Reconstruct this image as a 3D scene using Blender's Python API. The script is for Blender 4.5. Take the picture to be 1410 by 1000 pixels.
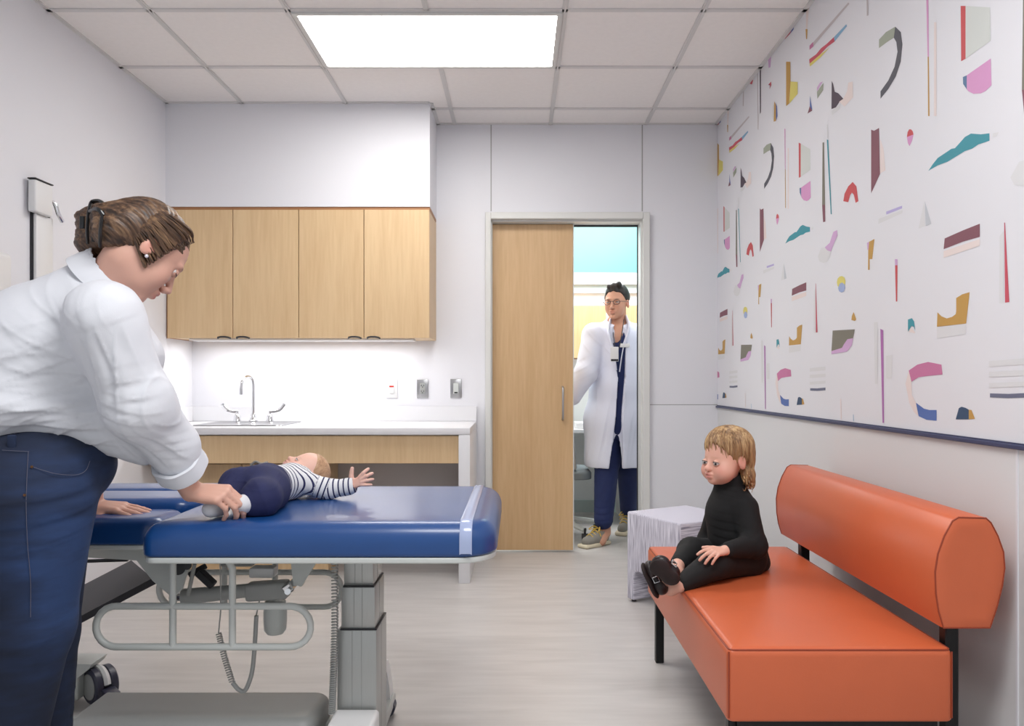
import bpy, bmesh, math, random
import numpy as np
from mathutils import Vector, Matrix
random.seed(7); rng = np.random.default_rng(11)
for o in list(bpy.data.objects): bpy.data.objects.remove(o)
SC = bpy.context.scene
COL = SC.collection

# ------------------------------------------------------------------ camera, world, lights
FPX = 1059.0; CZ = 1.10; VX, VY = 713.0, 523.0
cam_d = bpy.data.cameras.new('camera'); cam = bpy.data.objects.new('camera', cam_d); COL.objects.link(cam)
cam.location = (0, 0, CZ); cam.rotation_euler = (math.radians(90), 0, 0)
cam_d.sensor_width = 36.0; cam_d.lens = 36.0*FPX/1410.0
cam_d.shift_x = -(VX-705.0)/1410.0; cam_d.shift_y = (VY-500.0)/1410.0
cam_d.clip_start = 0.05; cam_d.clip_end = 60
SC.camera = cam
SC.view_settings.view_transform = 'Standard'; SC.view_settings.look = 'None'
SC.view_settings.gamma = 1.0; SC.view_settings.use_curve_mapping = False
SC.view_settings.exposure = 0.58
W = bpy.data.worlds.new('world'); SC.world = W; W.use_nodes = True
W.node_tree.nodes['Background'].inputs[0].default_value = (0.93, 0.965, 1.0, 1)
W.node_tree.nodes['Background'].inputs[1].default_value = 0.46
LIGHT_PANEL = 9.5       # troffer lens emission
LIGHT_TASK = 3.6        # under cabinet strip
def area(name, loc, rot, sx, sy, power, col=(1, 1, 1)):
    d = bpy.data.lights.new(name, 'AREA'); d.shape = 'RECTANGLE'; d.size = sx; d.size_y = sy; d.energy = power; d.color = col
    o = bpy.data.objects.new(name, d); COL.objects.link(o); o.location = loc; o.rotation_euler = rot
    return o
area('corridor_light', (0.45, 5.75, 2.55), (0, 0, 0), 1.6, 0.9, 40)
area('task_light', (-1.28, 4.62, 1.325), (0, 0, 0), 1.3, 0.10, 4.2)
area('room_fill_light', (0.1, 1.0, 2.69), (0, 0, 0), 1.2, 0.6, 30)  # added unseen fill lamp under the near ceiling, no fixture built

def P(px, py, d):      # pixel + distance from the lens plane -> metres
    return np.array([(px-VX)*d/FPX, d, CZ+(VY-py)*d/FPX])

# ------------------------------------------------------------------ materials
def new_mat(name):
    m = bpy.data.materials.new(name); m.use_nodes = True
    return m, m.node_tree, m.node_tree.nodes['Principled BSDF']
def lin(c):
    return tuple(((x/255.0)/12.92 if x/255.0 <= .04045 else ((x/255.0+.055)/1.055)**2.4) for x in c)
def mat(name, rgb, rough=.5, metal=0.0, var=.03, scale=6.0, bump=0.0, bscale=60.0, coat=0.0, spec=.5, sheen=0.0, stretch=(1, 1, 1), trans=0.0, sss=0.0, crough=.2):
    m, nt, b = new_mat(name); c = lin(rgb)
    tc = nt.nodes.new('ShaderNodeTexCoord'); mp = nt.nodes.new('ShaderNodeMapping'); mp.inputs['Scale'].default_value = stretch
    nt.links.new(tc.outputs['Object'], mp.inputs[0])
    n = nt.nodes.new('ShaderNodeTexNoise'); n.inputs['Scale'].default_value = scale; n.inputs['Detail'].default_value = 4
    nt.links.new(mp.outputs[0], n.inputs[0])
    r = nt.nodes.new('ShaderNodeValToRGB')
    r.color_ramp.elements[0].position = .3; r.color_ramp.elements[1].position = .7
    r.color_ramp.elements[0].color = (*[x*(1-var) for x in c], 1); r.color_ramp.elements[1].color = (*[min(1, x*(1+var)) for x in c], 1)
    nt.links.new(n.outputs[0], r.inputs[0]); nt.links.new(r.outputs[0], b.inputs['Base Color'])
    b.inputs['Roughness'].default_value = rough; b.inputs['Metallic'].default_value = metal
    b.inputs['Specular IOR Level'].default_value = spec; b.inputs['Coat Weight'].default_value = coat; b.inputs['Coat Roughness'].default_value = crough
    b.inputs['Sheen Weight'].default_value = sheen; b.inputs['Transmission Weight'].default_value = trans
    if sss: b.inputs['Subsurface Weight'].default_value = sss; b.inputs['Subsurface Scale'].default_value = .01; b.inputs['Subsurface Radius'].default_value = (1, .4, .25)
    if bump:
        n2 = nt.nodes.new('ShaderNodeTexNoise'); n2.inputs['Scale'].default_value = bscale; n2.inputs['Detail'].default_value = 3
        nt.links.new(mp.outputs[0], n2.inputs[0])
        bp = nt.nodes.new('ShaderNodeBump'); bp.inputs['Strength'].default_value = bump; bp.inputs['Distance'].default_value = .002
        nt.links.new(n2.outputs[0], bp.inputs['Height']); nt.links.new(bp.outputs[0], b.inputs['Normal'])
    return m
def emis(name, rgb, s):
    m, nt, b = new_mat(name); b.inputs['Base Color'].default_value = (*lin(rgb), 1)
    b.inputs['Emission Color'].default_value = (*lin(rgb), 1); b.inputs['Emission Strength'].default_value = s
    return m
def wood(name, c1, c2, rough=.42, axis='Z'):
    m, nt, b = new_mat(name); L = nt.links
    tc = nt.nodes.new('ShaderNodeTexCoord'); mp = nt.nodes.new('ShaderNodeMapping')
    mp.inputs['Scale'].default_value = (14, 14, 1.1) if axis == 'Z' else (1.1, 14, 14)
    L.new(tc.outputs['Object'], mp.inputs[0])
    n = nt.nodes.new('ShaderNodeTexNoise'); n.inputs['Scale'].default_value = 1.0; n.inputs['Detail'].default_value = 3; n.inputs['Distortion'].default_value = .6
    L.new(mp.outputs[0], n.inputs[0])
    n3 = nt.nodes.new('ShaderNodeTexNoise'); n3.inputs['Scale'].default_value = 9.0; n3.inputs['Detail'].default_value = 6
    mp3 = nt.nodes.new('ShaderNodeMapping'); mp3.inputs['Scale'].default_value = (9, 9, .6) if axis == 'Z' else (.6, 9, 9)
    L.new(tc.outputs['Object'], mp3.inputs[0]); L.new(mp3.outputs[0], n3.inputs[0])
    mx = nt.nodes.new('ShaderNodeMath'); mx.operation = 'MULTIPLY_ADD'; mx.inputs[1].default_value = .5; L.new(n3.outputs[0], mx.inputs[0]); 
    hf = nt.nodes.new('ShaderNodeMath'); hf.operation = 'MULTIPLY'; hf.inputs[1].default_value = .5; L.new(n.outputs[0], hf.inputs[0]); L.new(hf.outputs[0], mx.inputs[2])
    r = nt.nodes.new('ShaderNodeValToRGB'); r.color_ramp.elements[0].position = .34; r.color_ramp.elements[1].position = .62
    r.color_ramp.elements[0].color = (*lin(c1), 1); r.color_ramp.elements[1].color = (*lin(c2), 1)
    L.new(mx.outputs[0], r.inputs[0]); L.new(r.outputs[0], b.inputs['Base Color']); b.inputs['Roughness'].default_value = rough
    return m
def floor_mat():
    m, nt, b = new_mat('vinyl_floor'); L = nt.links
    tc = nt.nodes.new('ShaderNodeTexCoord')
    def nz(sc, stretch, det, dist=0):
        mp = nt.nodes.new('ShaderNodeMapping'); mp.inputs['Scale'].default_value = stretch; L.new(tc.outputs['Object'], mp.inputs[0])
        n = nt.nodes.new('ShaderNodeTexNoise'); n.inputs['Scale'].default_value = sc; n.inputs['Detail'].default_value = det; n.inputs['Distortion'].default_value = dist
        L.new(mp.outputs[0], n.inputs[0]); return n
    a = nz(2.2, (1, 4.5, 1), 8, .8); c = nz(1.0, (3, 26, 1), 6, .3)
    ad = nt.nodes.new('ShaderNodeMath'); ad.operation = 'ADD'; L.new(a.outputs[0], ad.inputs[0]); L.new(c.outputs[0], ad.inputs[1])
    ml = nt.nodes.new('ShaderNodeMath'); ml.operation = 'MULTIPLY'; ml.inputs[1].default_value = .5; L.new(ad.outputs[0], ml.inputs[0])
    r = nt.nodes.new('ShaderNodeValToRGB')
    r.color_ramp.elements[0].position = .36; r.color_ramp.elements[1].position = .6
    r.color_ramp.elements[0].color = (*lin((190, 186, 183)), 1); r.color_ramp.elements[1].color = (*lin((203, 199, 196)), 1)
    L.new(ml.outputs[0], r.inputs[0]); L.new(r.outputs[0], b.inputs['Base Color'])
    b.inputs['Roughness'].default_value = .33; b.inputs['Specular IOR Level'].default_value = .45
    return m
def stripe_mat(name, base, line, lo, hi, rough=.85, period=.0155, duty=.28):
    # knitted stripes following the stored 'stripe' attribute (metres along the garment)
    m, nt, b = new_mat(name); L = nt.links
    at = nt.nodes.new('ShaderNodeAttribute'); at.attribute_name = 'stripe'
    dv = nt.nodes.new('ShaderNodeMath'); dv.operation = 'DIVIDE'; dv.inputs[1].default_value = period; L.new(at.outputs['Fac'], dv.inputs[0])
    fr = nt.nodes.new('ShaderNodeMath'); fr.operation = 'FRACT'; L.new(dv.outputs[0], fr.inputs[0])
    lt = nt.nodes.new('ShaderNodeMath'); lt.operation = 'LESS_THAN'; lt.inputs[1].default_value = duty; L.new(fr.outputs[0], lt.inputs[0])
    mx = nt.nodes.new('ShaderNodeMix'); mx.data_type = 'RGBA'; L.new(lt.outputs[0], mx.inputs[0])
    mx.inputs[6].default_value = (*lin(base), 1); mx.inputs[7].default_value = (*lin(line), 1)
    L.new(mx.outputs[2], b.inputs['Base Color']); b.inputs['Roughness'].default_value = rough
    return m
def hair_mat(name, c1, c2, c3):
    m, nt, b = new_mat(name); L = nt.links
    at = nt.nodes.new('ShaderNodeAttribute'); at.attribute_name = 'flow'
    mp = nt.nodes.new('ShaderNodeMapping'); mp.inputs['Scale'].default_value = (1.0, 1.0, .08); L.new(at.outputs['Vector'], mp.inputs[0])
    n = nt.nodes.new('ShaderNodeTexNoise'); n.inputs['Scale'].default_value = 170; n.inputs['Detail'].default_value = 3; L.new(mp.outputs[0], n.inputs[0])
    n2 = nt.nodes.new('ShaderNodeTexNoise'); n2.inputs['Scale'].default_value = 38; n2.inputs['Detail'].default_value = 2; L.new(mp.outputs[0], n2.inputs[0])
    ad = nt.nodes.new('ShaderNodeMath'); ad.operation = 'ADD'; L.new(n.outputs[0], ad.inputs[0]); L.new(n2.outputs[0], ad.inputs[1])
    ml = nt.nodes.new('ShaderNodeMath'); ml.operation = 'MULTIPLY'; ml.inputs[1].default_value = .5; L.new(ad.outputs[0], ml.inputs[0])
    r = nt.nodes.new('ShaderNodeValToRGB'); e = r.color_ramp.elements
    e[0].position = .38; e[0].color = (*lin(c1), 1); e[1].position = .64; e[1].color = (*lin(c3), 1)
    k = e.new(.5); k.color = (*lin(c2), 1)
    L.new(ml.outputs[0], r.inputs[0]); L.new(r.outputs[0], b.inputs['Base Color']); b.inputs['Roughness'].default_value = .48
    bp = nt.nodes.new('ShaderNodeBump'); bp.inputs['Strength'].default_value = .5; bp.inputs['Distance'].default_value = .003
    L.new(ml.outputs[0], bp.inputs['Height']); L.new(bp.outputs[0], b.inputs['Normal'])
    return m
def skin_mat(name, rough=.5):
    m, nt, b = new_mat(name); L = nt.links
    at = nt.nodes.new('ShaderNodeAttribute'); at.attribute_name = 'skin_tone'
    L.new(at.outputs['Color'], b.inputs['Base Color']); b.inputs['Roughness'].default_value = rough
    b.inputs['Subsurface Weight'].default_value = .12; b.inputs['Subsurface Scale'].default_value = .008
    b.inputs['Subsurface Radius'].default_value = (1, .4, .25)
    return m
def denim_mat():
    m, nt, b = new_mat('dark_denim'); L = nt.links
    at = nt.nodes.new('ShaderNodeAttribute'); at.attribute_name = 'wear'
    tc = nt.nodes.new('ShaderNodeTexCoord')
    n = nt.nodes.new('ShaderNodeTexNoise'); n.inputs['Scale'].default_value = 14; n.inputs['Detail'].default_value = 5
    mp = nt.nodes.new('ShaderNodeMapping'); mp.inputs['Scale'].default_value = (.5, .5, 2.0); L.new(tc.outputs['Object'], mp.inputs[0]); L.new(mp.outputs[0], n.inputs[0])
    mu = nt.nodes.new('ShaderNodeMath'); mu.operation = 'MULTIPLY'; L.new(n.outputs[0], mu.inputs[0]); L.new(at.outputs['Fac'], mu.inputs[1])
    r = nt.nodes.new('ShaderNodeValToRGB'); r.color_ramp.elements[0].position = .05; r.color_ramp.elements[1].position = .62
    r.color_ramp.elements[0].color = (*lin((10, 15, 30)), 1); r.color_ramp.elements[1].color = (*lin((34, 58, 100)), 1)
    L.new(mu.outputs[0], r.inputs[0]); L.new(r.outputs[0], b.inputs['Base Color']); b.inputs['Roughness'].default_value = .85
    w = nt.nodes.new('ShaderNodeTexNoise'); w.inputs['Scale'].default_value = 900; L.new(tc.outputs['Object'], w.inputs[0])
    bp = nt.nodes.new('ShaderNodeBump'); bp.inputs['Strength'].default_value = .25; bp.inputs['Distance'].default_value = .001
    L.new(w.outputs[0], bp.inputs['Height']); L.new(bp.outputs[0], b.inputs['Normal'])
    return m
def tweed_mat(name, along):
    m, nt, b = new_mat(name); L = nt.links
    tc = nt.nodes.new('ShaderNodeTexCoord'); mp = nt.nodes.new('ShaderNodeMapping'); mp.inputs['Scale'].default_value = along
    L.new(tc.outputs['Object'], mp.inputs[0])
    n = nt.nodes.new('ShaderNodeTexNoise'); n.inputs['Scale'].default_value = 1; n.inputs['Detail'].default_value = 2; L.new(mp.outputs[0], n.inputs[0])
    r = nt.nodes.new('ShaderNodeValToRGB'); e = r.color_ramp.elements
    e[0].position = .34; e[0].color = (*lin((132, 130, 148)), 1); e[1].position = .62; e[1].color = (*lin((228, 226, 236)), 1)
    k = e.new(.46); k.color = (*lin((192, 190, 204)), 1)
    L.new(n.outputs[0], r.inputs[0]); L.new(r.outputs[0], b.inputs['Base Color']); b.inputs['Roughness'].default_value = .9
    return m

M = {}
M['wall'] = mat('wall_paint', (223, 223, 228), .55, var=.006, scale=2)
M['wall_low'] = mat('lower_wall_paint', (216, 216, 217), .5, var=.006, scale=2)
M['soffit'] = mat('soffit_paint', (228, 228, 233), .55, var=.006, scale=2)
M['splash'] = mat('backsplash_panel', (222, 222, 226), .35, var=.004, scale=2)
M['frame'] = mat('door_frame_paint', (214, 214, 211), .4, var=.01)
M['ctile'] = mat('ceiling_tile', (240, 236, 234), .9, var=.015, scale=40, bump=.15, bscale=300)
M['tbar'] = mat('ceiling_grid', (214, 212, 211), .5, var=.01)
M['floor'] = floor_mat()
M['wood'] = wood('maple_veneer', (208, 176, 134), (219, 190, 149))
M['wood_door'] = wood('maple_door_veneer', (196, 160, 116), (208, 174, 131))
M['wood_edge'] = mat('maple_edge', (168, 120, 80), .5, var=.05)
M['solid'] = mat('white_solid_surface', (226, 226, 229), .28, var=.006)
M['dark'] = mat('black_slot_detail', (22, 22, 24), .5)  # near-black of the socket slots and the rocker mark
M['knee'] = mat('kneespace_shade_grey', (186, 178, 174), .6)  # grey carries the shade under the counter; the wall is white elsewhere
M['chrome'] = mat('chrome', (225, 226, 228), .08, 1.0, var=.01)
M['steel'] = mat('brushed_steel', (176, 176, 178), .3, 1.0, var=.05, scale=50, stretch=(1, 1, 12))
M['white_pl'] = mat('white_plastic', (222, 222, 222), .35, var=.01)
M['grey_pl'] = mat('grey_plastic', (158, 160, 158), .45, var=.02)
M['lgrey'] = mat('powder_coat_grey', (196, 200, 197), .38, var=.015)
M['alu'] = mat('anodised_column', (176, 178, 176), .36, .55, var=.03, scale=30, stretch=(20, 20, .5))
M['black'] = mat('black_steel', (20, 20, 22), .4, .3)
M['blackpl'] = mat('black_plastic', (34, 35, 40), .45)
M['navypl'] = mat('navy_caster_plastic', (52, 54, 72), .4)
M['blue'] = mat('blue_vinyl', (17, 66, 126), .40, var=.03, scale=8, bump=.04, bscale=180, spec=.35, coat=.6)
M['clear'] = mat('clear_strap', (160, 172, 204), .15, var=.02, spec=.6)
M['orange'] = mat('orange_vinyl', (202, 100, 62), .36, var=.03, scale=5, bump=.10, bscale=220)
M['orange_seam'] = mat('orange_seam', (150, 62, 36), .5)
M['teal'] = mat('teal_paint', (102, 158, 160), .6, var=.01)
M['corr'] = mat('corridor_white', (240, 246, 246), .5, var=.004)
M['corr_grey'] = mat('corridor_grey_band', (196, 214, 212), .5, var=.004)
M['gold_wood'] = wood('pale_gold_veneer', (206, 182, 132), (218, 196, 148))
M['red'] = mat('red_indicator', (190, 36, 26), .3)
M['navy'] = mat('navy_cloth', (24, 30, 74), .8, var=.12, scale=30, bump=.2, bscale=250)
M['scrub'] = mat('navy_scrubs', (20, 34, 80), .8, var=.08, scale=20)
M['shirt'] = mat('white_cotton', (214, 216, 222), .75, var=.01, bump=.12, bscale=500)
M['coat'] = mat('lab_coat_cotton', (222, 224, 238), .8, var=.01)
M['blk_knit'] = mat('black_knit', (11, 11, 13), .85, var=.1, scale=40, bump=.25, bscale=600)
M['blk_leg'] = mat('black_leggings', (9, 9, 11), .8, var=.1, scale=40)
M['shoe_dk'] = mat('dark_brown_suede', (40, 28, 28), .75, var=.15, scale=60)
M['shoe_maroon'] = mat('maroon_black_leather', (32, 20, 22), .4, var=.2, scale=30)
M['sole_gr'] = mat('charcoal_sole', (46, 46, 48), .7)
M['sock'] = mat('white_sock', (214, 214, 218), .9, var=.02, bump=.4, bscale=350)
M['canvas'] = mat('grey_canvas', (138, 134, 126), .8)
M['sole_cr'] = mat('cream_rubber', (214, 202, 176), .6)
M['lace'] = mat('yellow_lace', (214, 180, 88), .8)
M['skin'] = skin_mat('skin')
M['eye_w'] = mat('eye_white', (206, 200, 198), .25, var=.01)
M['iris'] = mat('dark_iris', (26, 18, 16), .35)
M['denim'] = denim_mat()
M['thread'] = mat('tan_stitching', (84, 84, 100), .8)
M['rivet'] = mat('copper_rivet', (110, 80, 56), .35, .8)
M['clip'] = mat('black_hair_clip', (24, 26, 28), .3)
M['pearl'] = mat('silver_stud', (235, 235, 245), .15, .6)
M['hair_w'] = hair_mat('brown_hair', (44, 30, 22), (84, 60, 43), (136, 106, 78))
M['hair_t'] = hair_mat('dark_blonde_hair', (112, 82, 56), (158, 122, 84), (208, 176, 130))
M['hair_d'] = hair_mat('black_hair', (18, 14, 14), (34, 28, 26), (58, 48, 42))
M['hair_b'] = hair_mat('fine_baby_hair', (164, 124, 92), (186, 146, 112), (204, 166, 130))
M['stripe'] = stripe_mat('striped_knit', (222, 222, 224), (38, 40, 82), 0, 1)
M['tweed_v'] = tweed_mat('tweed_vertical', (330, 330, 9))
M['tweed_h'] = tweed_mat('tweed_horizontal', (9, 9, 360))
M['pad_dark'] = mat('dark_vinyl_flap', (38, 38, 44), .5, var=.04)
M['lens'] = emis('troffer_lens', (255, 253, 250), LIGHT_PANEL)
M['mesh_grey'] = mat('grey_chair_mesh', (120, 130, 134), .7)

# ------------------------------------------------------------------ object helpers
def mesh_from_bm(bm, name, smooth=False):
    me = bpy.data.meshes.new(name); bmesh.ops.recalc_face_normals(bm, faces=bm.faces[:]); bm.to_mesh(me); bm.free()
    if smooth:
        me.polygons.foreach_set('use_smooth', [True]*len(me.polygons))
        try: me.set_sharp_from_angle(angle=math.radians(38))
        except Exception: pass
    return me
def root(name, loc, label, cat, group=None):
    o = bpy.data.objects.new(name, None); o.empty_display_size = .1; COL.objects.link(o); o.location = loc
    o['label'] = label; o['category'] = cat
    if group: o['group'] = group
    return o
def wloc(o):
    v = Vector(o.location)
    while o.parent: o = o.parent; v += Vector(o.location)
    return v
def part(name, bm, m, parent=None, smooth=True, label=None, kind=None, base=None):
    """bm in world coordinates -> ONE mesh object, origin at its parent (or at its own base)"""
    me = mesh_from_bm(bm, name, smooth) if isinstance(bm, bmesh.types.BMesh) else bm
    for x in (m if isinstance(m, (list, tuple)) else [m]): me.materials.append(x)
    o = bpy.data.objects.new(name, me); COL.objects.link(o)
    if parent:
        o.parent = parent; me.transform(Matrix.Translation(-wloc(parent)))
    else:
        n = len(me.vertices); co = np.empty(n*3); me.vertices.foreach_get('co', co); co = co.reshape(-1, 3)
        b = Vector(base) if base is not None else Vector(((co[:, 0].min()+co[:, 0].max())/2, (co[:, 1].min()+co[:, 1].max())/2, co[:, 2].min()))
        me.transform(Matrix.Translation(-b)); o.location = b
    if label: o['label'] = label
    if kind: o['kind'] = kind
    return o
def thing1(name, bm, m, label, cat, group=None, smooth=True):
    o = part(name, bm, m, None, smooth); o['label'] = label; o['category'] = cat
    if group: o['group'] = group
    return o
def struct(name, bm, m, parent=None, smooth=False):
    o = part(name, bm, m, parent, smooth)
    if not parent: o['kind'] = 'structure'
    return o
def B(): return bmesh.new()
def box(bm, x0, x1, y0, y1, z0, z1, r=0, seg=2):
    vs = [bm.verts.new((x, y, z)) for x in (x0, x1) for y in (y0, y1) for z in (z0, z1)]
    fs = [bm.faces.new([vs[i] for i in f]) for f in ((0, 1, 3, 2), (4, 6, 7, 5), (0, 4, 5, 1), (2, 3, 7, 6), (0, 2, 6, 4), (1, 5, 7, 3))]
    if r > 0:
        es = list({e for f in fs for e in f.edges})
        bmesh.ops.bevel(bm, geom=es, offset=r, segments=seg, profile=.5, affect='EDGES')
    return bm
def boxT(bm, size, Mx, r=0, seg=2):
    b2 = B(); sx, sy, sz = size; box(b2, -sx/2, sx/2, -sy/2, sy/2, -sz/2, sz/2, r, seg); b2.transform(Mx)
    me = bpy.data.meshes.new('t'); b2.to_mesh(me); b2.free(); bm.from_mesh(me); bpy.data.meshes.remove(me); return bm
def frames(pts, closed=False):
    pts = [Vector(p) for p in pts]; n = len(pts); T = []
    for i in range(n):
        a = pts[(i-1) % n] if closed or i > 0 else pts[i]; b = pts[(i+1) % n] if closed or i < n-1 else pts[i]
        T.append((b-a).normalized())
    up = Vector((0, 0, 1)) if abs(T[0].z) < .9 else Vector((1, 0, 0))
    N = [(up-T[0]*up.dot(T[0])).normalized()]
    for i in range(1, n):
        v = N[-1]-T[i]*N[-1].dot(T[i]); N.append(v.normalized() if v.length > 1e-6 else N[-1])
    return pts, T, N
def tube(bm, pts, r, n=10, closed=False, caps=True, flat=1.0):
    pts, T, N = frames(pts, closed); rings = []
    for i, p in enumerate(pts):
        rr = r[i] if isinstance(r, (list, tuple, np.ndarray)) else r
        Bn = T[i].cross(N[i])
        rings.append([bm.verts.new(p+(N[i]*math.cos(2*math.pi*k/n)+Bn*math.sin(2*math.pi*k/n)*flat)*rr) for k in range(n)])
    m = len(rings)
    for i in range(m if closed else m-1):
        a, b = rings[i], rings[(i+1) % m]
        for k in range(n): bm.faces.new((a[k], a[(k+1) % n], b[(k+1) % n], b[k]))
    if caps and not closed:
        bm.faces.new(rings[0][::-1]); bm.faces.new(rings[-1])
    return bm
def cyl(bm, a, b, r1, r2=None, n=24): return tube(bm, [a, b], [r1, r1 if r2 is None else r2], n)
def lathe(bm, prof, c, axis=(0, 0, 1), n=28):
    ax = Vector(axis).normalized(); q = Vector((0, 0, 1)).rotation_difference(ax); c = Vector(c); rings = []
    for r, z in prof: rings.append([bm.verts.new(c+q @ Vector((max(r, 1e-4)*math.cos(2*math.pi*k/n), max(r, 1e-4)*math.sin(2*math.pi*k/n), z))) for k in range(n)])
    for i in range(len(rings)-1):
        for k in range(n): bm.faces.new((rings[i][k], rings[i][(k+1) % n], rings[i+1][(k+1) % n], rings[i+1][k]))
    bm.faces.new(rings[0][::-1]); bm.faces.new(rings[-1]); return bm
def prism(bm, poly, to3, t0, t1):
    a = [bm.verts.new(to3(u, v, t0)) for u, v in poly]; b = [bm.verts.new(to3(u, v, t1)) for u, v in poly]; n = len(poly)
    bm.faces.new(a[::-1]); bm.faces.new(b)
    for i in range(n): bm.faces.new((a[i], a[(i+1) % n], b[(i+1) % n], b[i]))
    return bm
def rrect(x0, x1, y0, y1, rs, n=8):
    """rounded rectangle outline, rs = radii at (x0y0, x1y0, x1y1, x0y1)"""
    out = []
    for (cx, cy, a0, r) in ((x0+rs[0], y0+rs[0], 180, rs[0]), (x1-rs[1], y0+rs[1], 270, rs[1]), (x1-rs[2], y1-rs[2], 0, rs[2]), (x0+rs[3], y1-rs[3], 90, rs[3])):
        for k in range(n+1):
            a = math.radians(a0+90*k/n); out.append((cx+r*math.cos(a), cy+r*math.sin(a)))
    return out
def pillow(bm, x0, x1, y0, y1, z0, z1, rc=(.05,)*4, re=.03, rb=.008, n=8, crown=0.0):
    """padded slab: plan is a rounded rectangle, top edge rolled over with radius re"""
    lv = []
    for k in range(5):
        a = math.pi/2*k/4; lv.append((rb*(1-math.sin(a)), z0+rb*(1-math.cos(a))))
    for k in range(9):
        a = math.pi/2*k/8; lv.append((re*(1-math.cos(a)), z1-re+re*math.sin(a)))
    rings = []
    for ins, z in lv:
        rs = [max(.002, r-ins) for r in rc]
        rings.append([bm.verts.new((x, y, z)) for x, y in rrect(x0+ins, x1-ins, y0+ins, y1-ins, rs, n)])
    cx, cy = (x0+x1)/2, (y0+y1)/2
    for t in (.75, .5, .25):
        rings.append([bm.verts.new((cx+(v.co.x-cx)*t, cy+(v.co.y-cy)*t, z1+crown*(1-t*t))) for v in rings[12+1]])
    m = len(rings[0])
    for i in range(len(rings)-1):
        for k in range(m): bm.faces.new((rings[i][k], rings[i][(k+1) % m], rings[i+1][(k+1) % m], rings[i+1][k]))
    bm.faces.new(rings[0][::-1]); bm.faces.new(rings[-1]); return bm
def bez(ps, n=24):      # Catmull-Rom through points
    ps = [np.array(p, float) for p in ps]; ps = [2*ps[0]-ps[1]]+ps+[2*ps[-1]-ps[-2]]; out = []
    for i in range(1, len(ps)-2):
        for k in range(n):
            t = k/n; a, b, c, d = ps[i-1:i+3]
            out.append(.5*((2*b)+(-a+c)*t+(2*a-5*b+4*c-d)*t*t+(-a+3*b-3*c+d)*t**3))
    out.append(ps[-2]); return out

# ------------------------------------------------------------------ blended-volume modelling (bodies, clothes)
class Vol:
    def __init__(s, h): s.h = h; s.ops = []
    def cap(s, a, b, r1, r2=None, k=.02, sub=False): s.ops.append(('cap', np.array(a, float), np.array(b, float), r1, r1 if r2 is None else r2, k, sub)); return s
    def chain(s, pts, rs, k=.02):
        for i in range(len(pts)-1): s.cap(pts[i], pts[i+1], rs[i], rs[i+1], k)
        return s
    def ell(s, c, r, R=None, k=.02, sub=False): s.ops.append(('ell', np.array(c, float), np.array(r, float), np.eye(3) if R is None else np.array(R, float), None, k, sub)); return s
    def bx(s, c, r, R=None, rd=.01, k=.01, sub=False): s.ops.append(('box', np.array(c, float), np.array(r, float), np.eye(3) if R is None else np.array(R, float), rd, k, sub)); return s
    def frame(s, o, R, sc): return Fr(s, np.array(o, float), np.array(R, float), sc)
    def bbox(s, op):
        if op[0] == 'cap':
            lo = np.minimum(op[1]-op[3], op[2]-op[4]); hi = np.maximum(op[1]+op[3], op[2]+op[4])
        else:
            e = np.abs(op[3]) @ op[2]; lo = op[1]-e; hi = op[1]+e
        return lo, hi
    def mesh(s, name):
        h = s.h; los, his = zip(*[s.bbox(o) for o in s.ops if not o[6]])
        lo = np.min(los, 0)-4*h; hi = np.max(his, 0)+4*h
        n = np.ceil((hi-lo)/h).astype(int)+1
        F = np.full(n, 1.0, np.float32); ax = [lo[i]+h*np.arange(n[i]) for i in range(3)]
        for o in s.ops:
            l, u = s.bbox(o); pad = o[5]+3*h
            i0 = np.clip(np.floor((l-pad-lo)/h).astype(int), 0, n-1); i1 = np.clip(np.ceil((u+pad-lo)/h).astype(int)+1, 1, n)
            if np.any(i1 <= i0): continue
            sl = tuple(slice(i0[i], i1[i]) for i in range(3))
            X = ax[0][sl[0]][:, None, None].astype(np.float32); Y = ax[1][sl[1]][None, :, None].astype(np.float32); Z = ax[2][sl[2]][None, None, :].astype(np.float32)
            if o[0] == 'cap':
                a, b = o[1], o[2]; ba = b-a; L = max(float(ba @ ba), 1e-9)
                t = np.clip(((X-a[0])*ba[0]+(Y-a[1])*ba[1]+(Z-a[2])*ba[2])/L, 0, 1)
                d = np.sqrt((X-a[0]-ba[0]*t)**2+(Y-a[1]-ba[1]*t)**2+(Z-a[2]-ba[2]*t)**2)-(o[3]+(o[4]-o[3])*t)
            else:
                c, r, R = o[1], o[2], o[3]; x, y, z = X-c[0], Y-c[1], Z-c[2]
                q = [x*R[0, i]+y*R[1, i]+z*R[2, i] for i in range(3)]
                if o[0] == 'ell':
                    k0 = np.sqrt(sum((q[i]/r[i])**2 for i in range(3))); k1 = np.sqrt(sum((q[i]/r[i]**2)**2 for i in range(3)))
                    d = k0*(k0-1)/np.maximum(k1, 1e-6); d = np.where(k0 < 1e-3, -min(r), d)
                else:
                    rd = o[4]; w = [np.abs(q[i])-(r[i]-rd) for i in range(3)]
                    d = np.sqrt(sum(np.maximum(v, 0)**2 for v in w))+np.minimum(np.maximum(np.maximum(w[0], w[1]), w[2]), 0)-rd
            k = max(o[5], 1e-4); A = F[sl]
            if o[6]:
                d = -d; hh = np.clip(.5-.5*(A-d)/k, 0, 1); F[sl] = A*(1-hh)+d*hh+k*hh*(1-hh)
            else:
                hh = np.clip(.5+.5*(d-A)/k, 0, 1); F[sl] = d*(1-hh)+A*hh-k*hh*(1-hh)
        return surfnet(F, lo, h, name)
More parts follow.
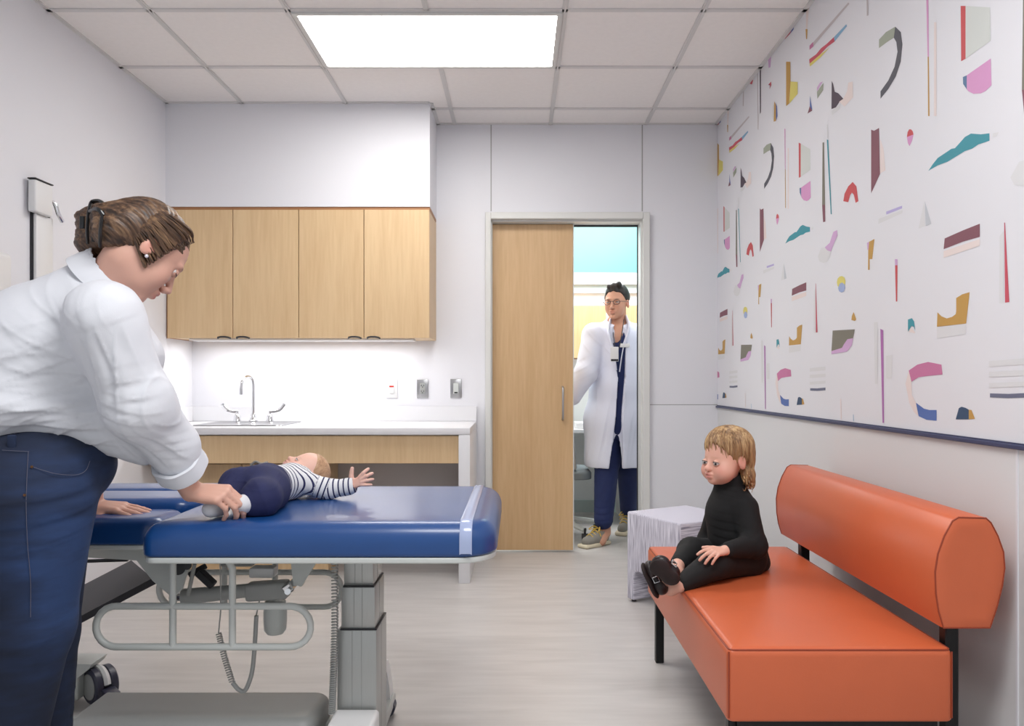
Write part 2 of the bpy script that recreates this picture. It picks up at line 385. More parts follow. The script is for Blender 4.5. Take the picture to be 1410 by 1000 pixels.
class Fr:   # local frame: +x forward, +y left, +z up
    def __init__(s, v, o, R, sc): s.v, s.o, s.R, s.sc = v, o, R, sc
    def p(s, q): return s.o+s.R @ (np.array(q, float)*s.sc)
    def cap(s, a, b, r1, r2=None, k=.01, sub=False): s.v.cap(s.p(a), s.p(b), r1*s.sc, (r1 if r2 is None else r2)*s.sc, k*s.sc, sub)
    def ell(s, c, r, k=.01, sub=False, R=None): s.v.ell(s.p(c), np.array(r)*s.sc, s.R if R is None else s.R @ R, k*s.sc, sub)
def surfnet(F, lo, h, name):
    S = F < 0; n = F.shape
    cnt = np.zeros([k-1 for k in n], np.int8)
    for i in (0, 1):
        for j in (0, 1):
            for k in (0, 1): cnt += S[i:n[0]-1+i, j:n[1]-1+j, k:n[2]-1+k]
    act = np.argwhere((cnt > 0) & (cnt < 8)); idx = np.full(cnt.shape, -1, np.int64); idx[tuple(act.T)] = np.arange(len(act))
    acc = np.zeros((len(act), 3)); num = np.zeros(len(act))
    for ax in range(3):
        o1, o2 = [a for a in range(3) if a != ax]
        for i in (0, 1):
            for j in (0, 1):
                off = np.zeros(3, int); off[o1] = i; off[o2] = j; p0 = act+off; e = np.zeros(3, int); e[ax] = 1; p1 = p0+e
                f0 = F[tuple(p0.T)].astype(float); f1 = F[tuple(p1.T)].astype(float); c = (f0 < 0) != (f1 < 0)
                t = np.where(c, f0/np.where(c, f0-f1, 1), 0); q = np.zeros((len(act), 3)); q[:, o1] = i; q[:, o2] = j; q[:, ax] = t
                acc[c] += q[c]; num[c] += 1
    V = lo+h*(act+acc/num[:, None]); faces = []
    for ax in range(3):
        o1, o2 = [(1, 2), (2, 0), (0, 1)][ax]
        s0 = [slice(None)]*3; s1 = [slice(None)]*3; s0[ax] = slice(0, n[ax]-1); s1[ax] = slice(1, n[ax])
        ch = np.argwhere(S[tuple(s0)] != S[tuple(s1)]); ins = S[tuple(ch.T)]
        ok = (ch[:, o1] > 0) & (ch[:, o2] > 0) & (ch[:, o1] < n[o1]-1) & (ch[:, o2] < n[o2]-1); ch = ch[ok]; ins = ins[ok]
        def g(a, b):
            q = ch.copy(); q[:, o1] -= a; q[:, o2] -= b; return idx[tuple(q.T)]
        f = np.stack([g(1, 1), g(0, 1), g(0, 0), g(1, 0)], 1); f[~ins] = f[~ins][:, ::-1]; faces.append(f)
    Fc = np.concatenate(faces); Fc = Fc[(Fc >= 0).all(1)]
    me = bpy.data.meshes.new(name); nv, nf = len(V), len(Fc)
    me.vertices.add(nv); me.vertices.foreach_set('co', V.ravel()); me.loops.add(nf*4); me.loops.foreach_set('vertex_index', Fc.ravel().astype(np.int32))
    me.polygons.add(nf); me.polygons.foreach_set('loop_start', np.arange(0, nf*4, 4, dtype=np.int32))
    try: me.polygons.foreach_set('loop_total', np.full(nf, 4, np.int32))
    except Exception: pass
    me.update(calc_edges=True); me.polygons.foreach_set('use_smooth', [True]*nf)
    return me
def getV(me):
    a = np.empty(len(me.vertices)*3); me.vertices.foreach_get('co', a); return a.reshape(-1, 3)
def getN(me):
    a = np.empty(len(me.vertices)*3, np.float32); me.vertices.foreach_get('normal', a); return a.reshape(-1, 3).astype(float)
def setV(me, V): me.vertices.foreach_set('co', V.ravel()); me.update()
def relax(me, it=2, f=.5):
    n = len(me.vertices); E = np.empty(len(me.edges)*2, np.int32); me.edges.foreach_get('vertices', E); E = E.reshape(-1, 2)
    V = getV(me); deg = np.bincount(E.ravel(), minlength=n)[:, None]
    for _ in range(it):
        for ff in (f, -f*.94):
            S = np.zeros_like(V)
            for c in range(3): S[:, c] = np.bincount(E[:, 0], V[E[:, 1], c], n)+np.bincount(E[:, 1], V[E[:, 0], c], n)
            V = V+ff*(S/np.maximum(deg, 1)-V)
    setV(me, V); return me
def attrf(me, name, v): a = me.attributes.new(name, 'FLOAT', 'POINT'); a.data.foreach_set('value', np.asarray(v, np.float32))
def attrv(me, name, v): a = me.attributes.new(name, 'FLOAT_VECTOR', 'POINT'); a.data.foreach_set('vector', np.asarray(v, np.float32).ravel())
def attrc(me, name, v):
    a = me.attributes.new(name, 'FLOAT_COLOR', 'POINT'); c = np.ones((len(v), 4), np.float32); c[:, :3] = v; a.data.foreach_set('color', c.ravel())
def unit(v): v = np.array(v, float); return v/np.linalg.norm(v)
def basis(f, up=(0, 0, 1)):   # columns: forward, left, up
    f = unit(f); l = unit(np.cross(up, f)); u = np.cross(f, l); return np.stack([f, l, u], 1)
def wrinkle(V, N, crease, amp, mask=1.0):
    """crease: list of (point, direction of run, wavelength, reach, weight)"""
    D = np.zeros(len(V))
    for (c, d, wl, reach, w) in crease:
        d = unit(d); q = V-np.array(c); s = q @ d; x = q-np.outer(s, d); rad = np.linalg.norm(q, axis=1)
        other = unit(np.cross(d, (0.3, 1, .2))); t = q @ other
        ph = 2*math.pi*t/wl+1.1*np.sin(s*(.9/wl)*.6+t*9)+.45*np.sin(s*(.5/wl)+2)
        D += w*(.45*np.sin(ph)+.75*(1-2*np.sqrt(np.abs(np.sin(ph/2+.4)))))*np.exp(-(rad/reach)**2)
    return V+N*(amp*D*mask)[:, None]
# ------------------------------------------------------------------ the room
XL, XR, YB, ZC = -2.048, 1.257, 4.84, 2.71
Y0 = -0.6
bm = B(); box(bm, XL-.1, 3.2, Y0, 7.2, -.1, 0); struct('floor', bm, M['floor'])
bm = B(); box(bm, XL-.1, XL, Y0, YB+.14, 0, ZC+.1); struct('wall_left', bm, M['wall'])
# back wall with the sliding-door opening
DX0, DX1, DZ = -.168, .784, 2.106
bm = B()
box(bm, XL, DX0, YB, YB+.14, 0, ZC+.1); box(bm, DX1, XR, YB, YB+.14, .945, ZC+.1); box(bm, DX1, XR, YB-.004, YB+.14, 0, .940); box(bm, DX0, DX1, YB, YB+.14, DZ, ZC+.1)
wb = struct('wall_back', bm, M['wall'])
for x in (-.168, .783):
    bm = B(); box(bm, x-.0035, x+.0035, YB-.0015, YB+.001, 2.16, ZC); part('panel_joint', bm, M['grey_pl'], wb, False)
bm = B(); box(bm, DX1+.04, XR, YB-.002, YB+.001, .940, .945); part('panel_joint', bm, M['grey_pl'], wb, False)
# right wall
bm = B(); box(bm, XR, XR+.1, Y0, YB+.14, 0, ZC+.1); wr = struct('wall_right', bm, M['wall_low'])
bm = B(); box(bm, XR-.003, XR, 1.93, 1.937, 0, .93); part('panel_joint', bm, M['wall'], wr, False)
# soffit above the wall cabinets
bm = B(); box(bm, XL, -.511, 4.47, YB, 2.106, ZC); struct('trim_1', bm, M['soffit'])
# ceiling
bm = B(); box(bm, XL-.1, XR+.1, Y0, YB+.14, ZC, ZC+.1); ce = struct('ceiling', bm, M['ctile'])
xs = [-1.615+.61*i for i in range(-0, 5)]; xs = [.205+.6025*i for i in (-3, -2, -1, 0, 1)]
ys = [3.343-.61*i for i in range(6, 0, -1)]+[3.343, 3.953, 4.561]
for x in xs:
    segs = [(Y0, YB)] if abs(x+.3975) > .01 else [(Y0, 3.343), (3.953, YB)]
    for a, b in segs:
        if x < -.511: b = min(b, 4.47)
        bm = B(); box(bm, x-.012, x+.012, a, b, ZC-.006, ZC+.01); box(bm, x-.004, x+.004, a, b, ZC-.0085, ZC); part('grid_bar', bm, M['tbar'], ce, False)
for y in ys:
    x0 = XL if y < 4.47 else -.511
    bm = B(); box(bm, x0, XR, y-.012, y+.012, ZC-.006, ZC+.01); part('grid_bar', bm, M['tbar'], ce, False)
for (a, b, c, d) in ((XL, XL+.02, Y0, 4.47), (XR-.02, XR, Y0, YB), (-.511, XR, YB-.02, YB), (XL, -.511, 4.45, 4.47), (-.511, -.491, 4.47, YB)):
    bm = B(); box(bm, a, b, c, d, ZC-.006, ZC+.01); part('wall_angle', bm, M['tbar'], ce, False)
# troffer: the one in view; nearer light comes from an added, unseen lamp
def troffer(y0, label):
    r = root('ceiling_light', (-.3975, y0+.305, ZC-.012), label, 'ceiling light')
    x0, x1, y1 = -1.0, .205, y0+.61
    bm = B(); box(bm, x0+.012, x1-.012, y0+.012, y0+.032, ZC-.014, ZC-.001); box(bm, x0+.012, x1-.012, y1-.032, y1-.012, ZC-.014, ZC-.001)
    box(bm, x0+.012, x0+.032, y0+.032, y1-.032, ZC-.014, ZC-.001); box(bm, x1-.032, x1-.012, y0+.032, y1-.032, ZC-.014, ZC-.001)
    part('fixture_frame', bm, M['frame'], r, False)
    bm = B(); box(bm, x0+.032, x1-.032, y0+.032, y1-.032, ZC-.008, ZC-.002); part('lens', bm, M['lens'], r, False)
    for yy in (.25, .36):
        bm = B(); box(bm, x0+.05, x1-.05, y0+yy-.002, y0+yy+.002, ZC-.010, ZC-.007); part('lens_rib', bm, M['white_pl'], r, False)
troffer(3.343, 'bright white rectangular ceiling light panel set into the ceiling grid')
# door frame, casing stands 4 cm proud
tr = B()
for (a, b, c, d) in ((DX0-.036, DX0, 0, DZ+.042), (DX1, DX1+.042, 0, DZ+.042), (DX0, DX1, DZ, DZ+.042)):
    box(tr, a, b, YB-.035, YB, c, d, .003, 1)
struct('trim_2', tr, M['frame'])
jm = B(); box(jm, DX1-.012, DX1, YB, YB+.14, 0, DZ); box(jm, DX0, DX0+.006, YB, YB+.06, 0, DZ); box(jm, DX0, DX1-.012, YB, YB+.14, DZ-.012, DZ)
struct('trim_3', jm, M['frame'])
bm = B(); box(bm, .33, DX1-.012, YB+.10, YB+.112, DZ-.024, DZ-.012); box(bm, DX1-.018, DX1-.012, YB+.10, YB+.112, 0, DZ-.024); struct('trim_4', bm, M['blackpl'])
# sliding door leaf with its pull
bm = B(); box(bm, DX0+.006, .352, YB+.066, YB+.104, .012, DZ-.014, .002, 1); dr = struct('door_1', bm, M['wood_door'])
hx = (775-VX)*4.88/FPX
bm = B(); tube(bm, bez([(hx, YB+.064, .845), (hx, YB+.028, .86), (hx, YB+.022, .95), (hx, YB+.028, 1.04), (hx, YB+.064, 1.055)], 10), .0065, 10); part('door_handle', bm, M['steel'], dr)
bm = B(); box(bm, .352, .358, YB+.066, YB+.104, .012, DZ-.014); part('edge_strip', bm, M['frame'], dr, False)
# chair rail under the wallpaper
RZ = .937
bm = B(); box(bm, XR-.013, XR, Y0, YB-.001, RZ-.012, RZ, .002, 1); box(bm, XR-.006, XR, Y0, YB-.001, RZ, RZ+.004); rl = struct('trim_5', bm, mat('navy_rail', (52, 58, 92), .4))

# ---- printed wallpaper on the right wall
PC = dict(k=(84, 84, 92), o=(158, 164, 148), p=(212, 152, 196), c=(190, 148, 76), f=(228, 214, 210), r=(196, 78, 82), g=(206, 210, 206), b=(86, 116, 150), m=(128, 80, 92), t=(58, 144, 158),
          w=(216, 216, 218), v=(180, 170, 214), d=(192, 196, 202), u=(172, 110, 172), n=(50, 74, 104), s=(104, 108, 130), q=(122, 118, 106), l=(204, 166, 206), y=(218, 206, 112), h=(194, 186, 188), e=(78, 66, 78), a=(84, 110, 172), i=(196, 118, 158), x=(196, 80, 96), j=(128, 170, 200), z=(158, 174, 212))
A1 = (1190, 0, 2.941); A2 = (1190, 270, 2.7045); A3 = (980, 0, 2.941); A4 = (980, 270, 2.941)
S = [
(A1, 'o', [(62,160),(90,130),(128,108),(122,153),(95,170),(62,195)]),
(A1, 'k', [(128,108),(150,130),(157,180),(150,250),(130,310),(100,360),(68,400),(68,370),(100,325),(125,270),(137,210),(132,170),(122,153)]),
(A1, 'p', [(253,-20),(262,-20),(264,230),(259,230)]), (A1, 'c', [(259,230),(264,230),(267,470),(261,470)]), (A1, 'f', [(285,90),(295,90),(295,470),(285,470)]),
(A1, 'r', [(393,24),(413,24),(413,238),(395,248)]), (A1, 'g', [(413,24),(512,30),(515,165),(413,238)]),
(A1, 'p', [(418,305),(515,237),(518,345),(495,368),(475,378),(445,380),(425,370),(418,362)]), (A1, 'b', [(402,312),(418,305),(418,362),(403,340)]),
(A1, 'm', [(30,525),(42,530),(62,518),(66,705),(30,783)]), (A1, 'f', [(66,560),(80,600),(88,690),(66,703)]),
(A1, 'r', [(175,555),(178,535),(184,524),(192,524),(199,532),(202,545)]), (A1, 'p', [(175,555),(202,545),(196,570),(186,592),(179,580)]),
(A1, 't', [(262,692),(280,665),(300,640),(355,603),(370,600),(390,578),(410,555),(435,541),(475,544),(510,540),(510,570),(465,585),(440,602),(410,612),(340,655),(300,670)]),
(A1, 'w', [(525,540),(548,535),(540,552),(522,556)]),
(A2, 'v', [(84,58),(143,36),(143,46),(84,69)]), (A2, 'w', [(56,85),(146,52),(144,64),(54,104)]),
(A2, 'd', [(228,18),(252,103),(231,112)]), (A2, 'w', [(226,20),(229,112),(204,122)]),
(A2, 'm', [(302,158),(370,128),(433,103),(433,152),(370,170),(298,198)]), (A2, 'f', [(298,205),(433,160),(433,185),(298,230)]),
(A2, 'x', [(524,98),(527,100),(543,395),(527,397)]), (A2, 'w', [(507,150),(522,130),(523,400),(505,400)]),
(A2, 'c', [(17,172),(40,160),(32,235),(22,235),(22,275),(16,275)]), (A2, 'l', [(12,174),(20,171),(18,200),(14,200)]),
(A2, 'r', [(117,258),(126,258),(125,393),(120,393)]), (A2, 'l', [(116,235),(126,235),(126,258),(117,258)]),
(A2, 'c', [(275,433),(290,448),(310,456),(330,450),(343,440),(345,430),(345,380),(368,366),(395,358),(382,475),(273,487)]), (A2, 'w', [(273,492),(382,480),(380,515),(273,530)]),
(A2, 't', [(165,460),(180,455),(188,468),(192,500),(186,487),(178,484),(165,505)]), (A2, 'f', [(168,506),(178,490),(190,505),(192,512)]),
(A2, 'w', [(38,470),(52,470),(52,700),(42,700)]), (A2, 'u', [(62,495),(73,500),(76,845),(70,845)]), (A2, 'w', [(83,595),(107,592),(105,680),(84,680)]),
(A2, 'i', [(168,650),(200,628),(240,618),(290,628),(294,665),(240,670),(205,675),(178,692)]), (A2, 'f', [(168,650),(178,692),(180,740),(195,770),(203,820),(188,805),(170,770),(156,700)]),
(A2, 'a', [(195,770),(225,792),(245,797),(272,797),(272,837),(235,834),(205,820)]),
(A2, 'n', [(343,832),(355,790),(365,785),(380,789),(392,796),(392,832)]), (A2, 'c', [(392,796),(402,797),(415,830),(392,832)]),
(A2, 'w', [(467,615),(625,602),(625,626),(467,636)]), (A2, 'w', [(467,655),(625,647),(625,668),(467,675)]), (A2, 'w', [(467,697),(625,690),(625,708),(467,715)]), (A2, 's', [(471,735),(540,737),(625,733),(625,750),(540,753),(471,750)]),
(A3, 'q', [(451,577),(457,577),(461,830),(449,830)]), (A3, 'm', [(449,830),(461,830),(462,898),(453,900)]), (A3, 't', [(468,565),(474,567),(488,868),(484,868)]), (A3, 'w', [(468,505),(473,505),(474,560),(470,560)]),
(A3, 'r', [(535,815),(540,785),(555,755),(573,737),(588,755),(596,815),(585,822),(578,790),(570,780),(562,792),(555,819)]),
(A3, 'h', [(412,172),(555,10),(560,15),(413,188)]), (A3, 'i', [(398,185),(412,170),(414,188),(398,202)]),
(A3, 'x', [(397,240),(425,220),(445,195),(465,180),(497,150),(500,168),(470,190),(440,222),(398,258)]), (A3, 'j', [(497,150),(547,98),(550,106),(500,168)]), (A3, 'y', [(398,258),(440,222),(480,192),(440,235),(400,270)]),
(A3, 'e', [(488,328),(494,340),(500,372),(515,378),(535,400),(520,412),(505,435),(487,442)]), (A3, 'f', [(535,400),(550,370),(555,335),(573,330),(574,395),(540,432),(518,412)]), (A3, 'w', [(487,450),(525,418),(522,440),(490,467)]),
(A3, 'o', [(428,372),(455,335),(453,365),(430,400)]), (A3, 'l', [(428,355),(440,335),(452,330),(428,370)]),
(A3, 'a', [(400,388),(409,445),(399,437)]), (A3, 'm', [(399,430),(409,448),(390,460)]),
(A3, 'c', [(303,250),(320,250),(321,330),(315,420),(303,430)]), (A3, 'y', [(321,330),(350,332),(350,380),(316,420)]),
(A3, 'f', [(384,30),(396,30),(389,118),(384,118)]), (A3, 'c', [(382,118),(390,118),(388,158),(384,158)]),
(A3, 'x', [(297,160),(300,132),(325,108),(318,138)]), (A3, 'a', [(325,108),(335,95),(333,120),(319,137)]),
(A3, 'l', [(230,238),(242,228),(240,272),(232,275)]),
(A3, 'c', [(255,410),(262,425),(262,490),(253,493)]), (A3, 'a', [(259,412),(266,430),(268,470),(262,490),(262,425)]), (A3, 'w', [(248,430),(253,425),(252,490),(245,470)]),
(A3, 'e', [(196,268),(201,268),(201,455),(197,462)]), (A3, 'h', [(186,280),(189,280),(191,525),(188,525)]),
(A3, 'h', [(128,355),(132,360),(131,430),(127,430)]), (A3, 'x', [(155,322),(165,308),(170,322),(165,342)]),
(A3, 'x', [(230,345),(242,330),(243,345),(236,362),(238,345),(234,340)]),
(A4, 'l', [(495,145),(510,138),(512,160),(500,185),(485,225),(470,220),(460,208),(480,190)]), (A4, 'w', [(445,210),(460,208),(470,220),(485,225),(480,250),(470,265),(455,272),(438,265),(432,245)]),
(A4, 'y', [(509,350),(512,335),(520,326),(530,324),(540,330),(544,345),(542,360),(535,370),(520,372),(512,365)]), (A4, 'z', [(514,372),(520,356),(530,350),(540,358),(543,372),(538,386),(528,391),(518,386)]),
(A4, 'c', [(577,470),(588,500),(582,506),(568,502),(570,486)]),
(A4, 'q', [(492,545),(582,540),(574,578),(552,580),(538,600),(530,615),(487,628)]), (A4, 'l', [(487,628),(530,615),(538,600),(552,580),(575,576),(570,605),(550,630),(487,641)]),
(A4, 'f', [(523,822),(526,822),(529,905),(525,905)]), (A4, 'j', [(575,885),(577,885),(578,912),(576,912)]),
]
def onwall(px, py):
    d = XR*FPX/(px-VX); return d, CZ+(VY-py)*d/FPX
PER = 1.257
bm = B(); mats = [M['wall']]; keys = {}
box(bm, XR-.0012, XR, Y0, YB-.001, RZ+.004, ZC)
for SI, ((ox, oy, sc), key, pts) in enumerate(S):
    q = [onwall(ox+x/sc, oy+y/sc) for x, y in pts]
    for n in range(-3, 4):
        r = [(y+n*PER, min(max(z, RZ+.006), ZC-.007)) for y, z in q]
        if min(a for a, _ in r) > YB-.01 or max(a for a, _ in r) < Y0: continue
        r = [(min(max(a, Y0), YB-.004), z) for a, z in r]
        if max(a for a, _ in r)-min(a for a, _ in r) < .001: continue
        if key not in keys: keys[key] = len(mats); mats.append(mat('print_ink', PC[key], .6, var=.01))
        f = bm.faces.new([bm.verts.new((XR-.0018-SI*6e-6, a, z)) for a, z in r]); f.material_index = keys[key]
        if f.calc_area() < 1e-6: continue
me = bpy.data.meshes.new('wallpaper'); [f.normal_update() for f in bm.faces]; bmesh.ops.triangulate(bm, faces=[f for f in bm.faces if len(f.verts) > 4]); 
for f in bm.faces:
    f.normal_update()
bm.to_mesh(me); bm.free(); part('wallpaper', me, mats, wr)

# ------------------------------------------------------------------ room across the corridor
YF = 6.40
bm = B(); box(bm, -1.2, 3.2, YF, YF+.1, 0, 1.94); struct('wall_far', bm, M['corr'])
bm = B(); box(bm, -1.2, 3.2, YF-.05, YF+.1, 1.98, 2.75); struct('wall_upper', bm, M['teal'])
bm = B(); box(bm, -1.2, 3.2, YF-.06, YF+.1, 1.888, 1.98); struct('trim_6', bm, M['corr'])
bm = B(); box(bm, -1.2, 3.2, YF-.03, YF, 1.818, 1.888); struct('trim_7', bm, M['corr_grey'])
bm = B(); box(bm, -1.3, -1.2, YB+.14, YF+.1, 0, 2.75); struct('wall_side', bm, M['corr'])
bm = B(); box(bm, 3.2, 3.3, YB+.14, YF+.1, 0, 2.75); struct('wall_end', bm, M['corr'])
bm = B(); box(bm, -1.3, 3.3, YB+.14, YF+.1, 2.75, 2.85); struct('ceiling_far', bm, M['corr'])
bm = B(); box(bm, XR, 3.3, YB, YB+.14, 0, 2.85); box(bm, -1.3, XR, YB+.13, YB+.14, 2.72, 2.85); struct('wall_corridor', bm, M['corr'])
bm = B(); box(bm, -1.2, 3.2, YF-.02, YF, 0, .10); struct('baseboard_far', bm, M['corr_grey'])
def far_cab(x0, x1, label):
    r = root('wall_cabinet', ((x0+x1)/2, YF-.15, 1.27), label, 'cabinet', 'far wall cabinets')
    bm = B(); box(bm, x0, x1, YF-.28, YF, 1.27, 1.692); part('cabinet_body', bm, M['wood_edge'], r, False)
    w = (x1-x0)/2
    for i in range(2):
        bm = B(); box(bm, x0+w*i+.003, x0+w*(i+1)-.003, YF-.30, YF-.281, 1.272, 1.685, .002, 1); part('cabinet_door', bm, M['gold_wood'], r, False)
k = 6.1/FPX
far_cab((835-VX)*k-.72, (835-VX)*k, 'pale gold cabinet seen through the doorway, left of the white divider')
far_cab((862-VX)*k, (862-VX)*k+.72, 'pale gold cabinet seen through the doorway behind the doctor')
# desk
r = root('desk', (.62, 6.05, 0), 'white desk with a slim leg in the room beyond the doorway', 'desk')
bm = B(); box(bm, .2, .86, 5.74, 6.37, .70, .73, .004, 1); part('desktop', bm, M['white_pl'], r, False)
for x in (.22, .80):
    bm = B(); box(bm, x, x+.05, 5.76, 6.3, .02, .70, .004, 1); part('leg', bm, M['white_pl'], r, False)
    bm = B(); cyl(bm, (x+.025, 5.8, 0), (x+.025, 5.8, .02), .022); part('foot', bm, M['blackpl'], r)
# papers / keyboard tray on desk
bm = B(); box(bm, .44, .60, 5.80, 6.02, .7305, .775, .004, 1); thing1('paper_tray', bm, M['white_pl'], 'white paper tray on the desk beyond the doorway', 'tray', smooth=False)
# office chair
def office_chair():
    cx, cy = .285, 5.42
    r = root('office_chair', (cx, cy, 0), 'grey mesh office chair on castors seen between door leaf and doctor', 'chair')
    bm = B(); pillow(bm, cx-.23, cx+.22, cy-.22, cy+.23, .42, .48, (.08,)*4, .025); part('seat', bm, M['mesh_grey'], r)
    bm = B(); tube(bm, [(cx+.10, cy-.2, .5), (cx+.05, cy-.22, .98), (cx+.03, cy-.2, 1.02), (cx+.03, cy+.2, 1.02), (cx+.05, cy+.22, .98), (cx+.10, cy+.2, .5)], .016, 8, closed=True); part('back_frame', bm, M['grey_pl'], r)
    bm = B(); 
    for i in range(16):
        z = .52+i*.031; x = cx+.10-(z-.5)*.12; box(bm, x-.004, x+.004, cy-.2, cy+.2, z, z+.020)
    part('backrest_mesh', bm, M['mesh_grey'], r, False)
    bm = B(); cyl(bm, (cx, cy, .12), (cx, cy, .42), .028); part('column', bm, M['grey_pl'], r)
    for i in range(5):
        a = 2*math.pi*i/5+.3; e = (cx+.29*math.cos(a), cy+.29*math.sin(a), .085)
        bm = B(); tube(bm, [(cx, cy, .13), e], [.028, .018], 8); l = part('leg', bm, M['lgrey'], r)
        bm = B(); cyl(bm, (e[0]-.02, e[1], .032), (e[0]+.02, e[1], .032), .032, n=16); cyl(bm, (e[0], e[1], .05), (e[0], e[1], .1), .008, n=8); part('castor', bm, M['blackpl'], l)
office_chair()

# ------------------------------------------------------------------ wall cabinets
CX = [(p-VX)*4.47/FPX for p in (230, 320.5, 411, 501, 591.5)]
def cabinet_unit(i, label):
    x0, x1 = CX[i], CX[i+2]
    r = root('wall_cabinet', ((x0+x1)/2, 4.66, 1.342), label, 'cabinet', 'wall cabinets over the counter')
    bm = B(); box(bm, x0+.002, x1-.001, 4.492, YB-.001, 1.345, 2.084); part('cabinet_body', bm, M['wood_edge'] if 0 else M['wood'], r, False)
    for j in (0, 1):
        a, b = CX[i+j]+.002, CX[i+j+1]-.002
        bm = B(); box(bm, a, b, 4.470, 4.4905, 1.342, 2.088, .0015, 1); d = part('cabinet_door', bm, M['wood'], r, False)
        hx = (b-.055) if j == 0 else (a+.055)
        hx = [(308, 334), (488, 514)][i//2][j]; hx = (hx-VX)*4.46/FPX
        bm = B(); tube(bm, [(hx-.036, 4.468, 1.341), (hx-.03, 4.452, 1.345), (hx-.012, 4.446, 1.348), (hx+.012, 4.446, 1.348), (hx+.03, 4.452, 1.345), (hx+.036, 4.468, 1.341)], .0055, 8); part('pull', bm, M['blackpl'], d)
cabinet_unit(0, 'maple two-door wall cabinet at the left, in the corner by the side wall')
cabinet_unit(2, 'maple two-door wall cabinet at the right, its side facing the door')
bm = B(); box(bm, CX[0], CX[4], 4.478, 4.83, 2.088, 2.106); struct('trim_8', bm, M['wood_edge'])
bm = B(); box(bm, XL, CX[0], 4.485, YB, 1.342, 2.106); struct('trim_9', bm, M['wood_edge'])
bm = B(); box(bm, -1.95, -.62, 4.56, 4.68, 1.332, 1.3445, .002, 1); thing1('task_light', bm, M['white_pl'], 'slim light strip fixed beneath the maple wall cabinets', 'light', smooth=False)
# ------------------------------------------------------------------ counter
CR, CF = -.258, 4.15
c = root('countertop', (-1.2, 4.5, 0), 'white solid-surface counter with upstand and waterfall end beside the door', 'countertop')
bm = B(); box(bm, XL+.001, CR, CF, 4.82, .802, .840, .003, 2); part('worktop', bm, M['solid'], c)
bm = B(); box(bm, CR-.062, CR, CF, 4.82, 0, .8015, .003, 2); part('end_panel', bm, M['solid'], c)
bm = B(); box(bm, XL+.001, CR, 4.815, YB-.0006, .8405, .933, .002, 1); part('upstand', bm, M['solid'], c)
bm = B(); box(bm, XL+.001, XL+.014, CF+.04, 4.8145, .8405, .933, .002, 1); part('upstand', bm, M['solid'], c)
bm = B(); box(bm, XL+.001, CR-.0625, CF+.025, CF+.045, .645, .796, .002, 1); thing1('apron_panel', bm, M['wood'], 'long maple apron panel directly under the front edge of the counter', 'panel', smooth=False)
# base cabinet (left) and the knee space with shade put into its grey
bx1 = (451-VX)*4.35/FPX
r = root('base_cabinet', (-1.5, 4.5, 0), 'maple base cabinet recessed under the sink end of the counter', 'cabinet')
bm = B(); box(bm, XL+.001, bx1, CF+.22, 4.81, .0, .63); part('cabinet_body', bm, M['wood'], r, False)
for a, b in ((XL+.01, (XL+bx1)/2-.002), ((XL+bx1)/2+.002, bx1-.002)):
    bm = B(); box(bm, a, b, CF+.20, CF+.219, .1, .622, .002, 1); part('cabinet_door', bm, M['wood'], r, False)
bm = B(); box(bm, bx1+.001, CR-.063, 4.60, 4.62, 0, .80); thing1('kneespace_panel', bm, M['knee'], 'flat panel at the back of the knee space, shade under the counter put into its grey', 'panel', smooth=False)
# sink + faucet
sx0, sx1 = (277-VX)*4.45/FPX, (398-VX)*4.45/FPX
s = root('sink', ((sx0+sx1)/2, 4.5, .8405), 'drop-in stainless steel sink set in the left end of the counter', 'sink')
bm = B()
o1 = rrect(sx0, sx1, 4.30, 4.74, (.04,)*4, 6); o2 = rrect(sx0+.025, sx1-.025, 4.33, 4.64, (.05,)*4, 6)
A = [bm.verts.new((x, y, .8412)) for x, y in o1]; A2_ = [bm.verts.new((x, y, .8455)) for x, y in rrect(sx0+.003, sx1-.003, 4.303, 4.737, (.038,)*4, 6)]
C2 = [bm.verts.new((x, y, .8445)) for x, y in o2]; D2 = [bm.verts.new((x, y, .8415)) for x, y in rrect(sx0+.04, sx1-.04, 4.345, 4.625, (.05,)*4, 6)]
for u, v in ((A, A2_), (A2_, C2), (C2, D2)):
    for i in range(len(u)): bm.faces.new((u[i], u[(i+1) % len(u)], v[(i+1) % len(u)], v[i]))
bm.faces.new(D2); part('basin', bm, M['steel'], s)
bm = B(); lathe(bm, [(.03, 0), (.03, .002), (.018, .002)], (sx0+.25, 4.48, .8417)); part('drain', bm, M['chrome'], s)
fx, fy = (348-VX)*4.68/FPX, 4.69; Z0 = .8457
f = root('faucet', (fx, fy, Z0), 'chrome gooseneck faucet with two wing lever handles behind the sink', 'faucet')
bm = B(); lathe(bm, [(.026, 0), (.026, .006), (.02, .012), (.017, .03), (.014, .045), (.012, .05)], (fx, fy, Z0)); part('spout_base', bm, M['chrome'], f)
bm = B(); tube(bm, bez([(fx, fy, Z0+.045), (fx, fy, Z0+.15), (fx-.001, fy, Z0+.235), (fx-.012, fy-.012, Z0+.268), (fx-.03, fy-.04, Z0+.270), (fx-.042, fy-.07, Z0+.248), (fx-.046, fy-.08, Z0+.195)], 10), .0095, 14); part('spout', bm, M['chrome'], f)
bm = B(); cyl(bm, (fx-.046, fy-.08, Z0+.165), (fx-.046, fy-.08, Z0+.205), .0115); part('aerator', bm, M['chrome'], f)
